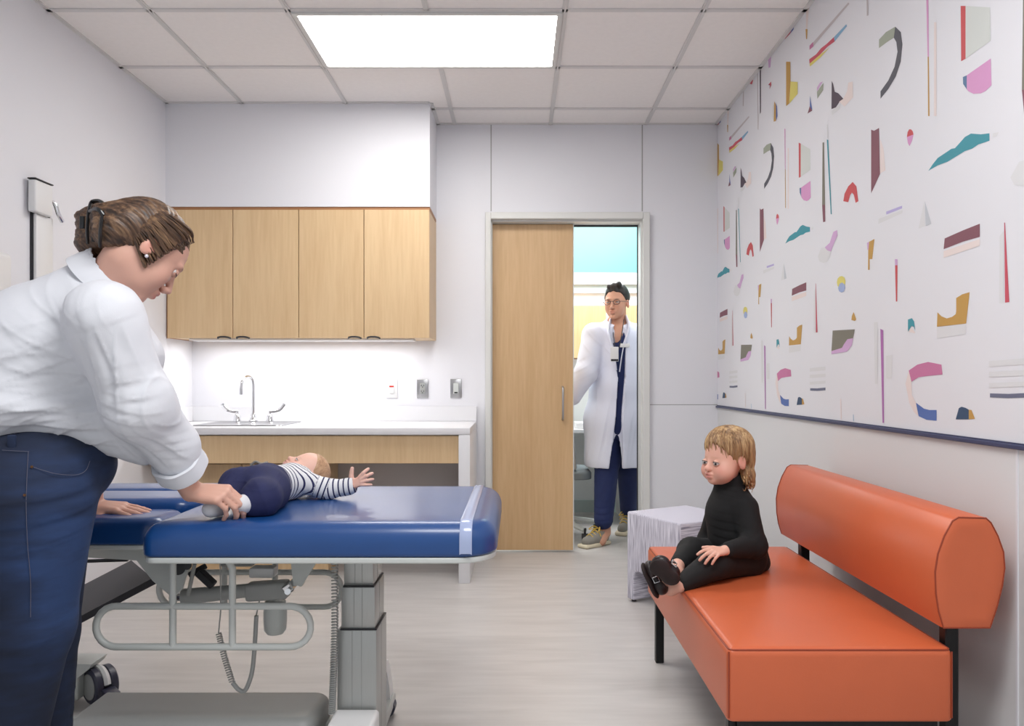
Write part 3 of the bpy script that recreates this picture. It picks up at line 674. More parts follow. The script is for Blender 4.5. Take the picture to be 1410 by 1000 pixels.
for sgn, px in ((-1, 326), (1, 371)):
    x = (px-VX)*4.68/FPX
    bm = B(); lathe(bm, [(.024, 0), (.024, .006), (.02, .014), (.019, .03), (.013, .042), (.008, .046), (.008, .062)], (x, fy, Z0)); v = part('valve', bm, M['chrome'], f)
    bm = B(); tube(bm, bez([(x-sgn*.004, fy, Z0+.060), (x+sgn*.03, fy, Z0+.061), (x+sgn*.062, fy, Z0+.072), (x+sgn*.085, fy-.003, Z0+.098), (x+sgn*.09, fy-.004, Z0+.108)], 6), [.007]*3+[.0085]*8+[.012]*8+[.013]*6, 10, flat=.45); part('handle', bm, M['chrome'], v)
# wall plates
def plate(px, m, kind):
    x = (px-VX)*YB/FPX; z = CZ+(VY-535)*YB/FPX; y = YB
    if kind == 0: r = root('wall_plate', (x, y, z-.06), 'white wall plate with a red indicator above the counter, nearest the sink', 'switch')
    if kind == 1: r = root('wall_plate', (x, y, z-.06), 'steel wall plate with a double power socket, middle of the three', 'power outlet')
    if kind == 2: r = root('wall_plate', (x, y, z-.06), 'steel wall plate with a tall grey rocker, nearest the door', 'switch')
    bm = B(); box(bm, x-.036, x+.036, y-.007, y, z-.06, z+.06, .003, 2); part('cover', bm, m, r)
    if kind == 0:
        bm = B(); box(bm, x-.017, x+.017, y-.010, y-.0071, z-.034, z+.034, .001, 1); part('insert', bm, M['white_pl'], r, False)
        bm = B(); box(bm, x-.014, x+.014, y-.012, y-.0101, z+.008, z+.017); part('indicator', bm, M['red'], r, False)
        bm = B(); box(bm, x-.014, x+.014, y-.013, y-.0101, z-.03, z-.004, .001, 1); part('button', bm, M['white_pl'], r, False)
    if kind == 1:
        bm = B(); box(bm, x-.017, x+.017, y-.010, y-.0071, z-.034, z+.034, .001, 1); part('socket_face', bm, M['grey_pl'], r, False)
        for dz in (.018, -.018):
            bm = B(); box(bm, x-.009, x-.006, y-.0115, y-.0101, z+dz-.004, z+dz+.006); box(bm, x+.006, x+.009, y-.0115, y-.0101, z+dz-.004, z+dz+.006); cyl(bm, (x, y-.0115, z+dz-.009), (x, y-.0101, z+dz-.009), .003, n=10); part('socket_slot', bm, M['dark'], r, False)
    if kind == 2:
        bm = B(); box(bm, x-.017, x+.017, y-.012, y-.0071, z-.034, z+.034, .002, 1); part('rocker', bm, M['lgrey'], r, False)
        bm = B(); box(bm, x-.010, x+.010, y-.0135, y-.0121, z-.030, z-.022); part('indicator', bm, M['dark'], r, False)
plate(539.5, M['white_pl'], 0); plate(582, M['steel'], 1); plate(628, M['steel'], 2)

# ------------------------------------------------------------------ left wall devices
r = root('height_rod', (XL, 3.30, .9), 'tall white height-measuring rail with black edge mounted on the left wall', 'measuring rail')
bm = B(); box(bm, XL, XL+.010, 3.228, 3.35, .95, 1.94); part('backplate', bm, M['blackpl'], r, False)
bm = B(); box(bm, XL+.0105, XL+.024, 3.233, 3.35, .95, 1.80, .003, 2); part('rail', bm, M['white_pl'], r)
bm = B(); box(bm, XL+.0105, XL+.045, 3.195, 3.315, 1.80, 1.935, .008, 3); part('head_cover', bm, M['white_pl'], r)
bm = B(); box(bm, XL+.0105, XL+.047, 3.192, 3.318, 1.9355, 1.941, .002, 1); part('cap_trim', bm, M['blackpl'], r)
bm = B(); tube(bm, bez([(XL+.02, 3.30, 1.86), (XL+.04, 3.33, 1.865), (XL+.05, 3.345, 1.82), (XL+.055, 3.365, 1.79)], 6), [.008]*7+[.009]*12, 10); part('catch_lever', bm, M['chrome'], r)
r = root('paper_towel_dispenser', (XL, 2.95, 1.36), 'white and grey dispenser box at the left picture edge on the side wall', 'dispenser')
bm = B(); box(bm, XL, XL+.11, 2.70, 2.955, 1.405, 1.583, .02, 4); part('housing', bm, M['white_pl'], r)
bm = B(); box(bm, XL+.02, XL+.095, 2.693, 2.70, 1.42, 1.57); part('side_panel', bm, M['lgrey'], r, False)
bm = B(); box(bm, XL, XL+.075, 2.74, 2.93, 1.385, 1.4045, .008, 2); part('drip_tray', bm, M['white_pl'], r)

# ------------------------------------------------------------------ tweed cube
ang = math.atan2(3.486-3.83, .741-.5425); SQ = .39; ce_ = (.5425, 3.83)
r = root('side_table', ((.5425+1.07)/2, (3.83+3.67)/2, 0), 'square upholstered side table in pale lilac striped tweed behind the sofa end', 'side table')
T = Matrix.Translation((ce_[0], ce_[1], 0)) @ Matrix.Rotation(ang, 4, 'Z')
def c_table():
    u = Vector((math.cos(ang), math.sin(ang), 0)); v = Vector((-math.sin(ang), math.cos(ang), 0)); o = Vector((ce_[0], ce_[1], 0))
    prof = [(0, .012), (.055, .012), (.055, .135), (.062, .150), (.08, .158), (.31, .158), (.328, .150), (.335, .135), (.335, .012), (SQ, .012), (SQ, .445), (0, .445)]
    bm = B(); prism(bm, prof, lambda a, b, t: o+u*a+v*t+Vector((0, 0, b)), 0, SQ)
    bmesh.ops.recalc_face_normals(bm, faces=bm.faces[:])
    es = [e for e in bm.edges if e.calc_face_angle(0) > 1.2]
    bmesh.ops.bevel(bm, geom=es, offset=.010, segments=3, profile=.5, affect='EDGES')
    return bm
bm = c_table()
me = mesh_from_bm(bm, 'upholstery', True); me.transform(T.inverted())
o = bpy.data.objects.new('upholstery', me); COL.objects.link(o); o.parent = r; me.materials.append(M['tweed_v']); me.materials.append(M['tweed_h'])
o.matrix_parent_inverse = Matrix(); o.matrix_basis = Matrix.Translation(-Vector(r.location)) @ T
for p in me.polygons:
    n = p.normal; c_ = p.center
    inner = (abs(n.x) > .6 and .03 < c_.x < .36)
    p.material_index = 1 if (inner or n.x > .8) else 0
for a, b in ((.02, .03), (.02, .36), (.37, .03), (.37, .36)):
    q = T @ Vector((a, b, 0)); bm = B(); cyl(bm, (q.x, q.y, 0), (q.x, q.y, .012), .012, n=12); part('foot', bm, M['blackpl'], r)

# ------------------------------------------------------------------ sofa
SX0, SX1, SY0, SY1, SZ0, SZ1 = .523, 1.088, 1.917, 3.105, .245, .43
sf = root('sofa', (.85, 2.5, 0), 'orange vinyl two-seat bench sofa with barrel backrest and black steel frame', 'sofa')
bm = B(); pillow(bm, SX0, SX1, SY0, SY1, SZ0, SZ1, (.018,)*4, .022, .008, 5, .006); part('seat', bm, M['orange'], sf)
def seam(pts, parent, r=.0022): bm = B(); tube(bm, pts, r, 6, closed=True); return part('seam', bm, M['orange_seam'], parent)
se = [o for o in sf.children if o.name.startswith('seat')][0]
seam([(x, y, SZ1-.006) for x, y in rrect(SX0+.006, SX1-.006, SY0+.006, SY1-.006, (.014,)*4, 4)], se, .0026)
for x in (SX0+.004, SX1-.004):
    bm = B(); tube(bm, [(x, SY0+.004, SZ0+.01), (x, SY0+.004, SZ1-.01)], .0022, 6); part('seam', bm, M['orange_seam'], se)
bp = [(1.062, .479), (1.180, .479), (1.197, .53), (1.211, .585), (1.217, .63), (1.214, .67), (1.200, .71), (1.182, .744), (1.170, .755), (1.100, .757), (1.085, .748), (1.064, .71), (1.048, .665), (1.041, .62), (1.043, .565), (1.050, .52)]
def loopbk(y, ins):
    cx, cz = 1.128, .617
    return [(cx+(x-cx)*(1-ins/.085), y, cz+(z-cz)*(1-ins/.14)) for x, z in bp]
bm = B(); rings = []
for y, i in ((SY0+.002, .03), (SY0, .012), (SY0+.003, .003), (SY0+.012, 0), (SY1-.012, 0), (SY1-.003, .003), (SY1, .012), (SY1-.002, .03)): rings.append([bm.verts.new(p) for p in loopbk(y, i)])
for i in range(len(rings)-1):
    for k in range(len(bp)): bm.faces.new((rings[i][k], rings[i][(k+1) % len(bp)], rings[i+1][(k+1) % len(bp)], rings[i+1][k]))
bm.faces.new(rings[0]); bm.faces.new(rings[-1][::-1])
bk = part('backrest', bm, M['orange'], sf)
for p in bk.data.polygons: pass
seam(loopbk(SY0+.004, .001), bk); seam(loopbk(SY1-.004, .001), bk)
bm = B(); box(bm, SX0+.03, SX1-.03, SY0+.02, SY1-.02, SZ0-.028, SZ0-.0005, .002, 1); part('frame', bm, M['black'], sf, False)
for x, y in ((SX0+.012, SY0+.035), (SX0+.012, SY1-.125)):
    bm = B(); box(bm, x, x+.032, y, y+.032, 0, SZ0-.0005, .003, 1); part('leg', bm, M['black'], sf)
for y in (SY0+.045, SY1-.14):
    bm = B(); box(bm, SX1+.004, SX1+.038, y, y+.034, 0, .50, .003, 1); part('leg', bm, M['black'], sf)
# ------------------------------------------------------------------ examination table
BZ = .730; BB = .642; BX1 = -.055; BX0 = -.975
BY0, BY1 = 1.975, 2.72
et = root('examination_table', (-.75, 2.34, 0), 'blue vinyl examination table on a grey lifting column in the room', 'examination table')
bm = B(); pillow(bm, BX0, BX1, BY0, BY1, BB, BZ, (.035, .10, .10, .035), .052, .010, 10, .002); part('mattress', bm, M['blue'], et, label='long blue main mattress section')
# clear retaining strap near the foot end
bm = B(); x0, x1 = -.150, -.118
prof = [(BY0-.002, BB+.008), (BY0-.002, BZ-.052)]+[(BY0-.002+.052*(1-math.cos(a)), BZ-.050+.052*math.sin(a)) for a in [math.pi/2*k/6 for k in range(1, 7)]]
prof += [(BY1+.002-.052*(1-math.cos(a)), BZ-.050+.052*math.sin(a)) for a in [math.pi/2*k/6 for k in range(6, 0, -1)]]+[(BY1+.002, BZ-.052), (BY1+.002, BB+.008)]
L = [[bm.verts.new((x, y, z+dz)) for y, z in prof] for x, dz in ((x0, 0), (x0+.004, .0025), (x1-.004, .0025), (x1, 0))]
for a, b in zip(L[:-1], L[1:]):
    for i in range(len(prof)-1): bm.faces.new((a[i], a[i+1], b[i+1], b[i]))
part('clear_strap', bm, M['clear'], et)
def seclabel(y0, y1, z1, x1, lab, r=.045):
    bm = B(); pillow(bm, -1.62, x1, y0, y1, BB+.002, z1, (.05, .055, .055, .05), r, .010, 8, .002); part('head_pad', bm, M['blue'], et, label=lab)
seclabel(2.115, 2.315, .716, -.985, 'near blue arm pad', .035)
seclabel(2.325, 2.535, .738, -.990, 'middle blue head pad', .03)
seclabel(2.543, BY1, .738, -.990, 'far blue arm pad', .03)
# deck frames
bm = B(); pillow(bm, BX0+.005, BX1-.004, BY0+.002, BY1-.002, BB-.016, BB-.0005, (.035, .10, .10, .035), .004, .004, 10); part('deck', bm, M['lgrey'], et)
bm = B(); pillow(bm, -1.61, -1.005, 2.12, 2.70, BB-.012, BB+.0015, (.05, .05, .05, .05), .004, .004, 8); part('deck', bm, M['lgrey'], et)
bm = B(); box(bm, -1.02, -.40, 2.20, 2.56, BB-.07, BB-.017, .006, 2); part('under_frame', bm, M['grey_pl'], et)
bm = B(); box(bm, -.62, -.10, 2.22, 2.30, BB-.05, BB-.0165, .004, 1); box(bm, -.62, -.10, 2.44, 2.52, BB-.05, BB-.0165, .004, 1); part('under_frame', bm, M['lgrey'], et)
# gusset plate under the head section
def plate2(poly, d0, d1, name, m, par=et):
    bm = B(); prism(bm, [((x-VX)*d0/FPX, CZ+(VY-y)*d0/FPX) for x, y in poly], lambda u, v, t: Vector((u, t, v)), d0, d1); return part(name, bm, m, par, False)
plate2([(118, 757), (200, 757), (262, 766), (262, 775), (250, 812), (238, 824), (210, 800), (188, 772), (118, 768)], 2.19, 2.20, 'gusset_plate', M['lgrey'])
plate2([(170, 757), (262, 766), (262, 775), (250, 812), (238, 824), (210, 800), (188, 772)], 2.50, 2.51, 'gusset_plate', M['lgrey'])
# lifting column
cx0, cx1 = -.515, -.402; yf = 2.19
for (a, b, y0, y1, z0, z1) in ((cx0, cx1, yf, yf+.165, .02, .386), (cx0+.010, cx1-.006, yf+.008, yf+.157, .386, .508), (cx0+.016, cx1-.012, yf+.014, yf+.150, .508, .626)):
    bm = B(); box(bm, a, b, y0, y1, z0, z1, .004, 2)
    sg = part('column_segment', bm, M['alu'], et)
    for fr in (.38, .62):
        bm = B(); x = a+(b-a)*fr; box(bm, x-.001, x+.001, y0-.0006, y0+.001, z0+.002, z1-.002); part('groove', bm, M['grey_pl'], sg, False)
    for fr in (.45,):
        bm = B(); y = y0+(y1-y0)*fr; box(bm, b-.001, b+.0006, y-.001, y+.001, z0+.002, z1-.002); part('groove', bm, M['grey_pl'], sg, False)
for z, e in ((.386, .004), (.508, -.004)):
    bm = B(); box(bm, cx0+.012-e, cx1-.004+e, yf+.002, yf+.162, z-.001, z+.003, .001, 1); part('column_collar', bm, M['blackpl'], et, False)
# base: foot cover, base plate, castors
def fc():
    bm = B(); x0, x1, y0, y1, z0, z1 = -1.29, -.575, 2.17, 2.40, .03, .135
    pillow(bm, x0, x1, y0, y1, z0, z1, (.02, .05, .05, .02), .035, .006, 8); return bm
part('base_cover', fc(), M['grey_pl'], et)
bm = B(); pillow(bm, -.518, -.392, 2.05, 2.185, .03, .166, (.012,)*4, .012, .004, 4); part('base_plate', bm, M['white_pl'], et)
bm = B(); box(bm, -1.56, -1.50, 2.22, 2.58, .02, .045, .004, 1); box(bm, -1.50, -.46, 2.30, 2.36, .03, .07, .004, 1); part('base_beam', bm, M['lgrey'], et)
def castor(x, y):
    bm = B(); box(bm, x-.14, x-.048, y-.05, y+.05, .02, .115, .008, 2); prism(bm, [(-.14, .10), (-.048, .10), (-.012, .128), (-.002, .145), (-.14, .147)], lambda u, v, t: Vector((x+u, t, v)), y-.05, y+.05)
    part('castor_housing', bm, M['lgrey'], et, False)
    ax = Vector((.6, .8, 0)); u = Vector((.8, -.6, 0)); c = Vector((x, y, .060))
    for dy in (-.024, .024):
        bm = B(); lathe(bm, [(.054, -.014), (.059, -.009), (.059, .009), (.054, .014)], c+ax*dy, ax, 32); w = part('wheel', bm, M['navypl'], et)
        bm = B(); lathe(bm, [(.030, -.0162), (.043, -.0155), (.045, 0), (.043, .0155), (.030, .0162)], c+ax*dy, ax, 28); part('wheel_disc', bm, M['grey_pl'], w)
    bm = B(); tube(bm, [c+u*.052*math.cos(a)+Vector((0, 0, .052*math.sin(a))) for a in [math.radians(t) for t in range(10, 150, 10)]], .012, 8, flat=1.3); part('castor_fender', bm, M['white_pl'], et)
    bm = B(); boxT(bm, (.055, .045, .010), Matrix.Translation(c+u*.072+Vector((0, 0, -.008))) @ Matrix.Rotation(-.64, 4, 'Z') @ Matrix.Rotation(.25, 4, 'Y'), .004, 2); part('brake_pedal', bm, M['navypl'], et)
castor(-1.428, 2.63)
def foot_r(y):
    bm = B(); prism(bm, [(.0, .02), (.055, .03), (.075, .09), (.07, .14), (.055, .2), (.035, .24), (.03, .24), (.03, .06), (0, .06)], lambda u, v, t: Vector((-.447+u*.45, t, v*.72)), y-.03, y+.03); part('castor_housing', bm, M['white_pl'], et, False)
    bm = B(); cyl(bm, (-.43, y-.02, .03), (-.43, y+.02, .03), .03, n=20); part('wheel', bm, M['navypl'], et)
foot_r(2.52)
bm = B(); box(bm, -.46, -.405, 2.19, 2.55, .03, .065, .004, 1); part('base_beam', bm, M['lgrey'], et)
# tubular rails
def rail(y, yoff=0):
    k = 2.10/FPX
    X = lambda p: (p-VX)*k
    zt, zb = CZ+(VY-835)*k, CZ+(VY-891)*k; rr = (zt-zb)/2; zc = (zt+zb)/2; xa, xb = X(132)+rr, X(428)-rr
    pts = [(xa+(xb-xa)*t, y, zt) for t in np.linspace(0, 1, 6)]+[(xb+rr*math.sin(a), y, zc+rr*math.cos(a)) for a in np.linspace(.2, math.pi-.2, 10)]
    pts += [(xb-(xb-xa)*t, y, zb) for t in np.linspace(0, 1, 6)]+[(xa-rr*math.sin(a), y, zc-rr*math.cos(a)) for a in np.linspace(.2, math.pi-.2, 10)]
    bm = B(); tube(bm, pts, .0095, 12, closed=True)
    x1, x2 = X(238), X(320)
    tube(bm, [(x1, y, zb), (x1, y, .60)], .0095, 12)
    tube(bm, bez([(x2, y, zb), (x2, y, zt), (x2, y, .57), (x2-.003, y, .59), (x2-.02, y, .612), (x2-.06, y, .616)], 8), .0095, 12)
    part('side_rail', bm, M['lgrey'], et)
rail(2.10); rail(2.47)
# actuator, motor, bracket, coils
q = lambda x, y, d: Vector(P(x, y, d))
bm = B(); cyl(bm, q(252, 822, 2.3), q(345, 813, 2.3), .024, .020); part('actuator_tube', bm, M['grey_pl'], et)
bm = B(); cyl(bm, q(235, 824, 2.3), q(254, 822, 2.3), .012); part('actuator_rod', bm, M['chrome'], et)
bm = B(); mid = (q(343, 815, 2.3)+q(395, 811, 2.3))/2; boxT(bm, (.125, .055, .052), Matrix.Translation(mid) @ Matrix.Rotation(.07, 4, 'Y').inverted(), .010, 3); part('actuator_housing', bm, M['grey_pl'], et)
bm = B(); a = q(379, 828, 2.3); lathe(bm, [(.030, 0), (.034, -.03), (.034, -.06), (.032, -.085), (.024, -.096), (.012, -.098)], a, (0, 0, 1), 28); part('motor', bm, M['lgrey'], et)
plate2([(400, 772), (437, 772), (415, 808), (404, 806)], 2.26, 2.27, 'bracket_plate', M['lgrey'])
plate2([(400, 772), (437, 772), (415, 808), (404, 806)], 2.33, 2.34, 'bracket_plate', M['lgrey'])
bm = B(); boxT(bm, (.03, .09, .028), Matrix.Translation(q(402, 806, 2.3)) @ Matrix.Rotation(-.6, 4, 'Y'), .004, 1); part('clevis', bm, M['chrome'], et, False)
bm = B(); cyl(bm, q(396, 815, 2.22), q(396, 815, 2.36), .009, n=14); part('pivot_bolt', bm, M['chrome'], et)
bm = B(); cyl(bm, q(246, 783, 2.15), q(246, 783, 2.19), .018, n=20); cyl(bm, q(258, 779, 2.15), q(258, 779, 2.19), .012, n=16); part('release_knob', bm, M['blackpl'], et)
bm = B(); box(bm, P(215, 0, 2.2)[0], P(300, 0, 2.2)[0], 2.14, 2.165, .590, .612, .004, 2); part('accessory_rail', bm, M['steel'], et)
bm = B(); box(bm, P(302, 0, 2.4)[0], P(348, 0, 2.4)[0], 2.40, 2.50, .515, .60, .005, 1); box(bm, P(348, 0, 2.4)[0], P(400, 0, 2.4)[0], 2.42, 2.48, .55, .60, .004, 1); part('control_box', bm, M['grey_pl'], et)
bm = B(); boxT(bm, (.075, .05, .03), Matrix.Translation(q(363, 787, 2.34)), .006, 2); part('junction_box', bm, M['white_pl'], et)
bm = B(); boxT(bm, (.06, .03, .022), Matrix.Translation(q(284, 797, 2.28)) @ Matrix.Rotation(.75, 4, 'Y'), .003, 1); boxT(bm, (.05, .03, .018), Matrix.Translation(q(272, 786, 2.30)) @ Matrix.Rotation(-.5, 4, 'Y'), .003, 1); part('hinge_block', bm, M['blackpl'], et, False)
bm = B(); tube(bm, [q(259, 820, 2.25), q(268, 777, 2.25)], .006, 8); part('strut', bm, M['grey_pl'], et)
def coil(path, r, turns, w, name='coiled_cable', m=None):
    n = turns*9; c = [np.array(p) for p in bez(path, 40)]
    c = [c[int(i*(len(c)-1)/n)]*(1-((i*(len(c)-1)/n) % 1))+c[min(len(c)-1, int(i*(len(c)-1)/n)+1)]*((i*(len(c)-1)/n) % 1) for i in range(n+1)]
    pts, T, N = frames(c); out = []
    for i, p in enumerate(pts):
        a = 2*math.pi*i/9; out.append(p+(N[i]*math.cos(a)+T[i].cross(N[i])*math.sin(a))*r)
    bm = B(); tube(bm, out, w, 5); part(name, bm, m or M['grey_pl'], et)
coil([q(461, 775, 2.17), q(461, 860, 2.17), q(459, 930, 2.17), q(457, 984, 2.17)], .0085, 58, .0022)
coil([q(301, 872, 2.2), q(309, 905, 2.2), q(320, 940, 2.2)], .007, 22, .002)
bm = B(); tube(bm, bez([q(303, 776, 2.2), q(304, 835, 2.2), q(302, 860, 2.2), q(301, 872, 2.2)], 8), .002, 6); tube(bm, bez([q(320, 940, 2.2), q(329, 950, 2.2), q(338, 950, 2.2), q(347, 925, 2.2), q(351, 885, 2.2), q(353, 848, 2.2)], 10), .0065, 8); tube(bm, [q(353, 848, 2.2), q(357, 828, 2.25)], .002, 6); part('cable', bm, M['grey_pl'], et)
# folded dark flap at the head end
fa, fb, fc_, fd = q(183, 775, 2.75), q(213, 800, 2.45), q(118, 850, 2.45), q(125, 805, 2.75)
fd2 = fa+(fd-fa)*2.6; fc2 = fb+(fc_-fb)*1.9
bm = B(); n_ = (fb-fa).cross(fd2-fa).normalized()*.011
vs = [bm.verts.new(p+s_*n_) for s_ in (-1, 1) for p in (fa, fb, fc2, fd2)]
for f_ in ((0, 1, 2, 3), (7, 6, 5, 4), (0, 4, 5, 1), (1, 5, 6, 2), (2, 6, 7, 3), (3, 7, 4, 0)): bm.faces.new([vs[i] for i in f_])
part('folded_flap', bm, M['pad_dark'], et, False)
bm = B(); tube(bm, [q(60, 775, 2.6), q(176, 771, 2.6)], .006, 8); part('cross_bar', bm, M['blackpl'], et)
# ------------------------------------------------------------------ people: shared parts
def head(F, kind):
    """F local frame, metres for an adult head; kind adult_f / adult_m / toddler / baby"""
    kid = kind in ('toddler', 'baby')
    if not kid:
        F.ell((-.012, 0, .030), (.098, .075, .086), .02)
        F.ell((.030, 0, -.020), (.060, .060, .082), .03)
        F.ell((.046, 0, -.074), (.040, .044, .032), .03)
        F.ell((.074, 0, -.100), (.017, .020, .014), .02)
        for s in (1, -1):
            F.ell((.056, s*.038, -.036), (.026, .022, .028), .025)
            F.ell((.080, s*.024, .020), (.012, .022, .008), .015)
            F.ell((.100, s*.034, .001), (.018, .017, .011), .012, sub=True)
            F.ell((.101, s*.010, -.040), (.010, .007, .0075), .006)
        F.cap((.087, 0, .006), (.111, 0, -.033), .0065, .0088, .010)
        F.ell((.093, 0, -.060), (.012, .024, .007), .007); F.ell((.092, 0, -.073), (.012, .019, .0075), .007)
        F.ell((.108, 0, -.0665), (.010, .024, .0016), .003, sub=True)
    else:
        F.ell((-.014, 0, .030), (.100, .082, .088), .02)
        F.ell((.030, 0, -.028), (.060, .066, .070), .03)
        F.ell((.048, 0, -.068), (.038, .045, .030), .03)
        F.ell((.074, 0, -.086), (.016, .018, .013), .018)
        for s in (1, -1):
            F.ell((.050, s*.044, -.048), (.036, .032, .034), .025)
            F.ell((.099, s*.033, -.012), (.017, .017, .010), .012, sub=True)
            F.ell((.098, s*.008, -.037), (.009, .0075, .0065), .006)
        F.cap((.086, 0, -.012), (.104, 0, -.034), .008, .0095, .012)
        F.ell((.093, 0, -.057), (.013, .020, .0075), .007); F.ell((.091, 0, -.069), (.013, .017, .0080), .007)
        F.ell((.105, 0, -.0625), (.010, .018, .0016), .003, sub=True)
    w = .077 if not kid else .083
    for s in (1, -1):
        t = math.radians(12); Re = np.array([[math.cos(t), 0, math.sin(t)], [0, 1, 0], [-math.sin(t), 0, math.cos(t)]])
        F.ell((-.006, s*w, -.010), (.019, .009, .031), .006, R=Re)
        F.ell((-.002, s*(w+.010), -.006), (.010, .007, .018), .004, R=Re, sub=True)
        F.ell((-.006, s*(w-.002), -.012), (.008, .008, .014), .006, R=Re)
def face_tone(me, F, kind, skin, extra=1.0):
    """albedo of skin: lips, cheeks, brows, ears, nostrils keep their own colour"""
    V = getV(me); q = (V-F.o) @ F.R/F.sc
    base = np.array(lin(skin)); C = np.tile(base, (len(V), 1))
    def blob(c, r, col, a=1.0, both=False):
        nonlocal C
        for s in ((1, -1) if both else (1,)):
            d = np.sqrt((((q-np.array([c[0], c[1]*s, c[2]]))/np.array(r))**2).sum(1)); wgt = a*np.clip(1.4-d, 0, 1)[:, None]
            wgt = np.minimum(wgt, 1)*min(1, a)
            C = C*(1-wgt)+np.array(lin(col))*wgt
    kid = kind in ('toddler', 'baby')
    blush = (226, 128, 118) if kid else (206, 132, 120)
    blob((.075, .046, -.040), (.03, .026, .024), blush, .55 if kid else .3, True)
    blob((.11, 0, -.036), (.016, .016, .014), blush, .35)
    blob((-.004, .082, -.010), (.022, .012, .03), (214, 124, 108), .6, True)
    lz = (-.060, -.073) if not kid else (-.057, -.068); lw = .021 if not kid else .016
    for z in lz: blob((.100, 0, z), (.012, lw, .0055), (190, 92, 92) if kind != 'adult_m' else (176, 104, 92), .85)
    bz, bc = (.021, (92, 66, 48)) if not kid else (.010, (176, 134, 100))
    if kind == 'adult_m': bc = (34, 24, 20)
    blob((.090, .030, bz), (.02, .019, .0035), bc, .8 if not kid else .5, True)
    ez = .001 if not kid else -.012
    blob((.095, .033, ez), (.02, .017, .009), (168, 110, 94) if not kid else (198, 140, 124), .5, True)
    attrc(me, 'skin_tone', np.clip(C*extra, 0, 1))
def eyes(F, par, kid, look=(1, 0, 0), r=.0118, up=16, lo=-24, skin=(206, 160, 142), ir=.62):
    ez = .001 if not kid else -.012; ex = .0800 if not kid else .0800
    for s in (1, -1):
        c = F.p((ex, s*.032, ez)); bm = B()
        bmesh.ops.create_uvsphere(bm, u_segments=20, v_segments=14, radius=r*F.sc); bm.transform(Matrix.Translation(Vector(c)))
        e = part('eye', bm, M['eye_w'], par)
        d = Vector(F.R @ unit(look)); bm = B(); bmesh.ops.create_uvsphere(bm, u_segments=18, v_segments=10, radius=r*ir*F.sc)
        bm.transform(Matrix.Translation(Vector(c)+d*r*F.sc*(1.02-ir))); part('iris', bm, M['iris'], e)
        for a0, a1 in ((up, 100), (-100, lo)):      # lids swing about the left-right axis
            bm = B(); G = []
            for i in range(9):
                a = math.radians(a0+(a1-a0)*i/8); row = []
                for k in range(13):
                    b = math.radians(-78+156*k/12); row.append(bm.verts.new(F.p((ex+1.12*r*math.cos(b)*math.cos(a), s*.032+1.12*r*math.sin(b), ez+1.12*r*math.cos(b)*math.sin(a)))))
                G.append(row)
            for i in range(8):
                for k in range(12): bm.faces.new((G[i][k], G[i+1][k], G[i+1][k+1], G[i][k+1]))
            me = mesh_from_bm(bm, 'eyelid', True); attrc(me, 'skin_tone', np.tile(np.array(lin(skin))*.9, (len(me.vertices), 1))); part('eyelid', me, M['skin'], e)
        if a0 < 900:
            bm = B(); tube(bm, [F.p((ex+1.14*r*math.cos(b)*math.cos(math.radians(up)), s*.032+1.14*r*math.sin(b), ez+1.14*r*math.cos(b)*math.sin(math.radians(up)))) for b in [math.radians(t) for t in range(-70, 71, 14)]], .0009*F.sc+.0003, 5); part('lashes', bm, M['iris'], e)
def hand(v, wrist, Rh, sc, side, curls, spread=.0, thumb=((.6, .5, -.35), .3), k=.006, fat=1.0):
    """local: +x fingers, +y thumb side, +z back of the hand; curls: per finger (mcp,pip,dip) radians"""
    F = v.frame(wrist, Rh, sc); kn = [(.088, .028), (.092, .009), (.088, -.010), (.080, -.028)]
    for i, (x, y) in enumerate(kn):
        F.cap((.0, y*.55, 0), (x, y, 0.002), .0125, .0105, .012)
    F.ell((.045, .0, -.004), (.045, .033, .013), .010); F.ell((.032, .024, -.010), (.032, .014, .013), .010)
    LN = [(.044, .026, .021), (.048, .030, .022), (.045, .028, .021), (.034, .021, .019)]; RR = [.0088, .0090, .0085, .0075]
    tips = []
    for i, (x, y) in enumerate(kn):
        a = 0; p = np.array([x, y, .002]); sp = spread*(1.5-i)*.33
        for j in range(3):
            a += curls[i][j]; d = np.array([math.cos(a)*math.cos(sp), math.sin(sp)*math.cos(a), -math.sin(a)]); n = p+d*LN[i][j]
            r0 = fat*RR[i]*(1-.08*j); F.cap(p, n, r0, r0*.93, k*.5); p = n
        tips.append(F.p(p))
    d, bend = thumb; d = unit(d); p = np.array([.020, .022, -.006]); d2 = unit(d+np.array([bend, -bend*.6, -.1])); d3 = unit(d2+np.array([bend, -bend*.6, 0]))
    for dd, L, r0, r1 in ((d, .040, .0125, .0108), (d2, .032, .0105, .0095), (d3, .026, .0095, .0080)):
        n = p+dd*L; F.cap(p, n, r0*fat, r1*fat, k*.6); p = n
    return F, tips
def hair_shell(v, F, kid, thick=.012):
    w = .082 if kid else .075
    F.ell((-.016, 0, .036), (.100+thick*.6, w+thick, .086+thick), .01)
def add_flow(me, F, axis=None):
    q = (getV(me)-F.o) @ F.R
    if axis is None:
        ang = np.arctan2(q[:, 1], q[:, 0]+1e-4)
        r = np.sqrt(q[:, 0]**2+q[:, 1]**2)
        attrv(me, 'flow', np.stack([np.cos(ang)*.1, np.sin(ang)*.1, q[:, 2]*1.0], 1))
    else:
        a = unit(axis); t = q @ a; o = q-np.outer(t, a); attrv(me, 'flow', np.stack([o[:, 1], o[:, 2]+o[:, 0]*.5, t], 1))
def locks(bm, roots_dirs, r=.0035):
    for pts in roots_dirs:
        c = bez(pts, 6); n = len(c); rr = [r*min(1, .35+2.2*i/n)*(1-.93*max(0, i/n-.45)/.55) for i in range(n)]; tube(bm, c, rr, 6)
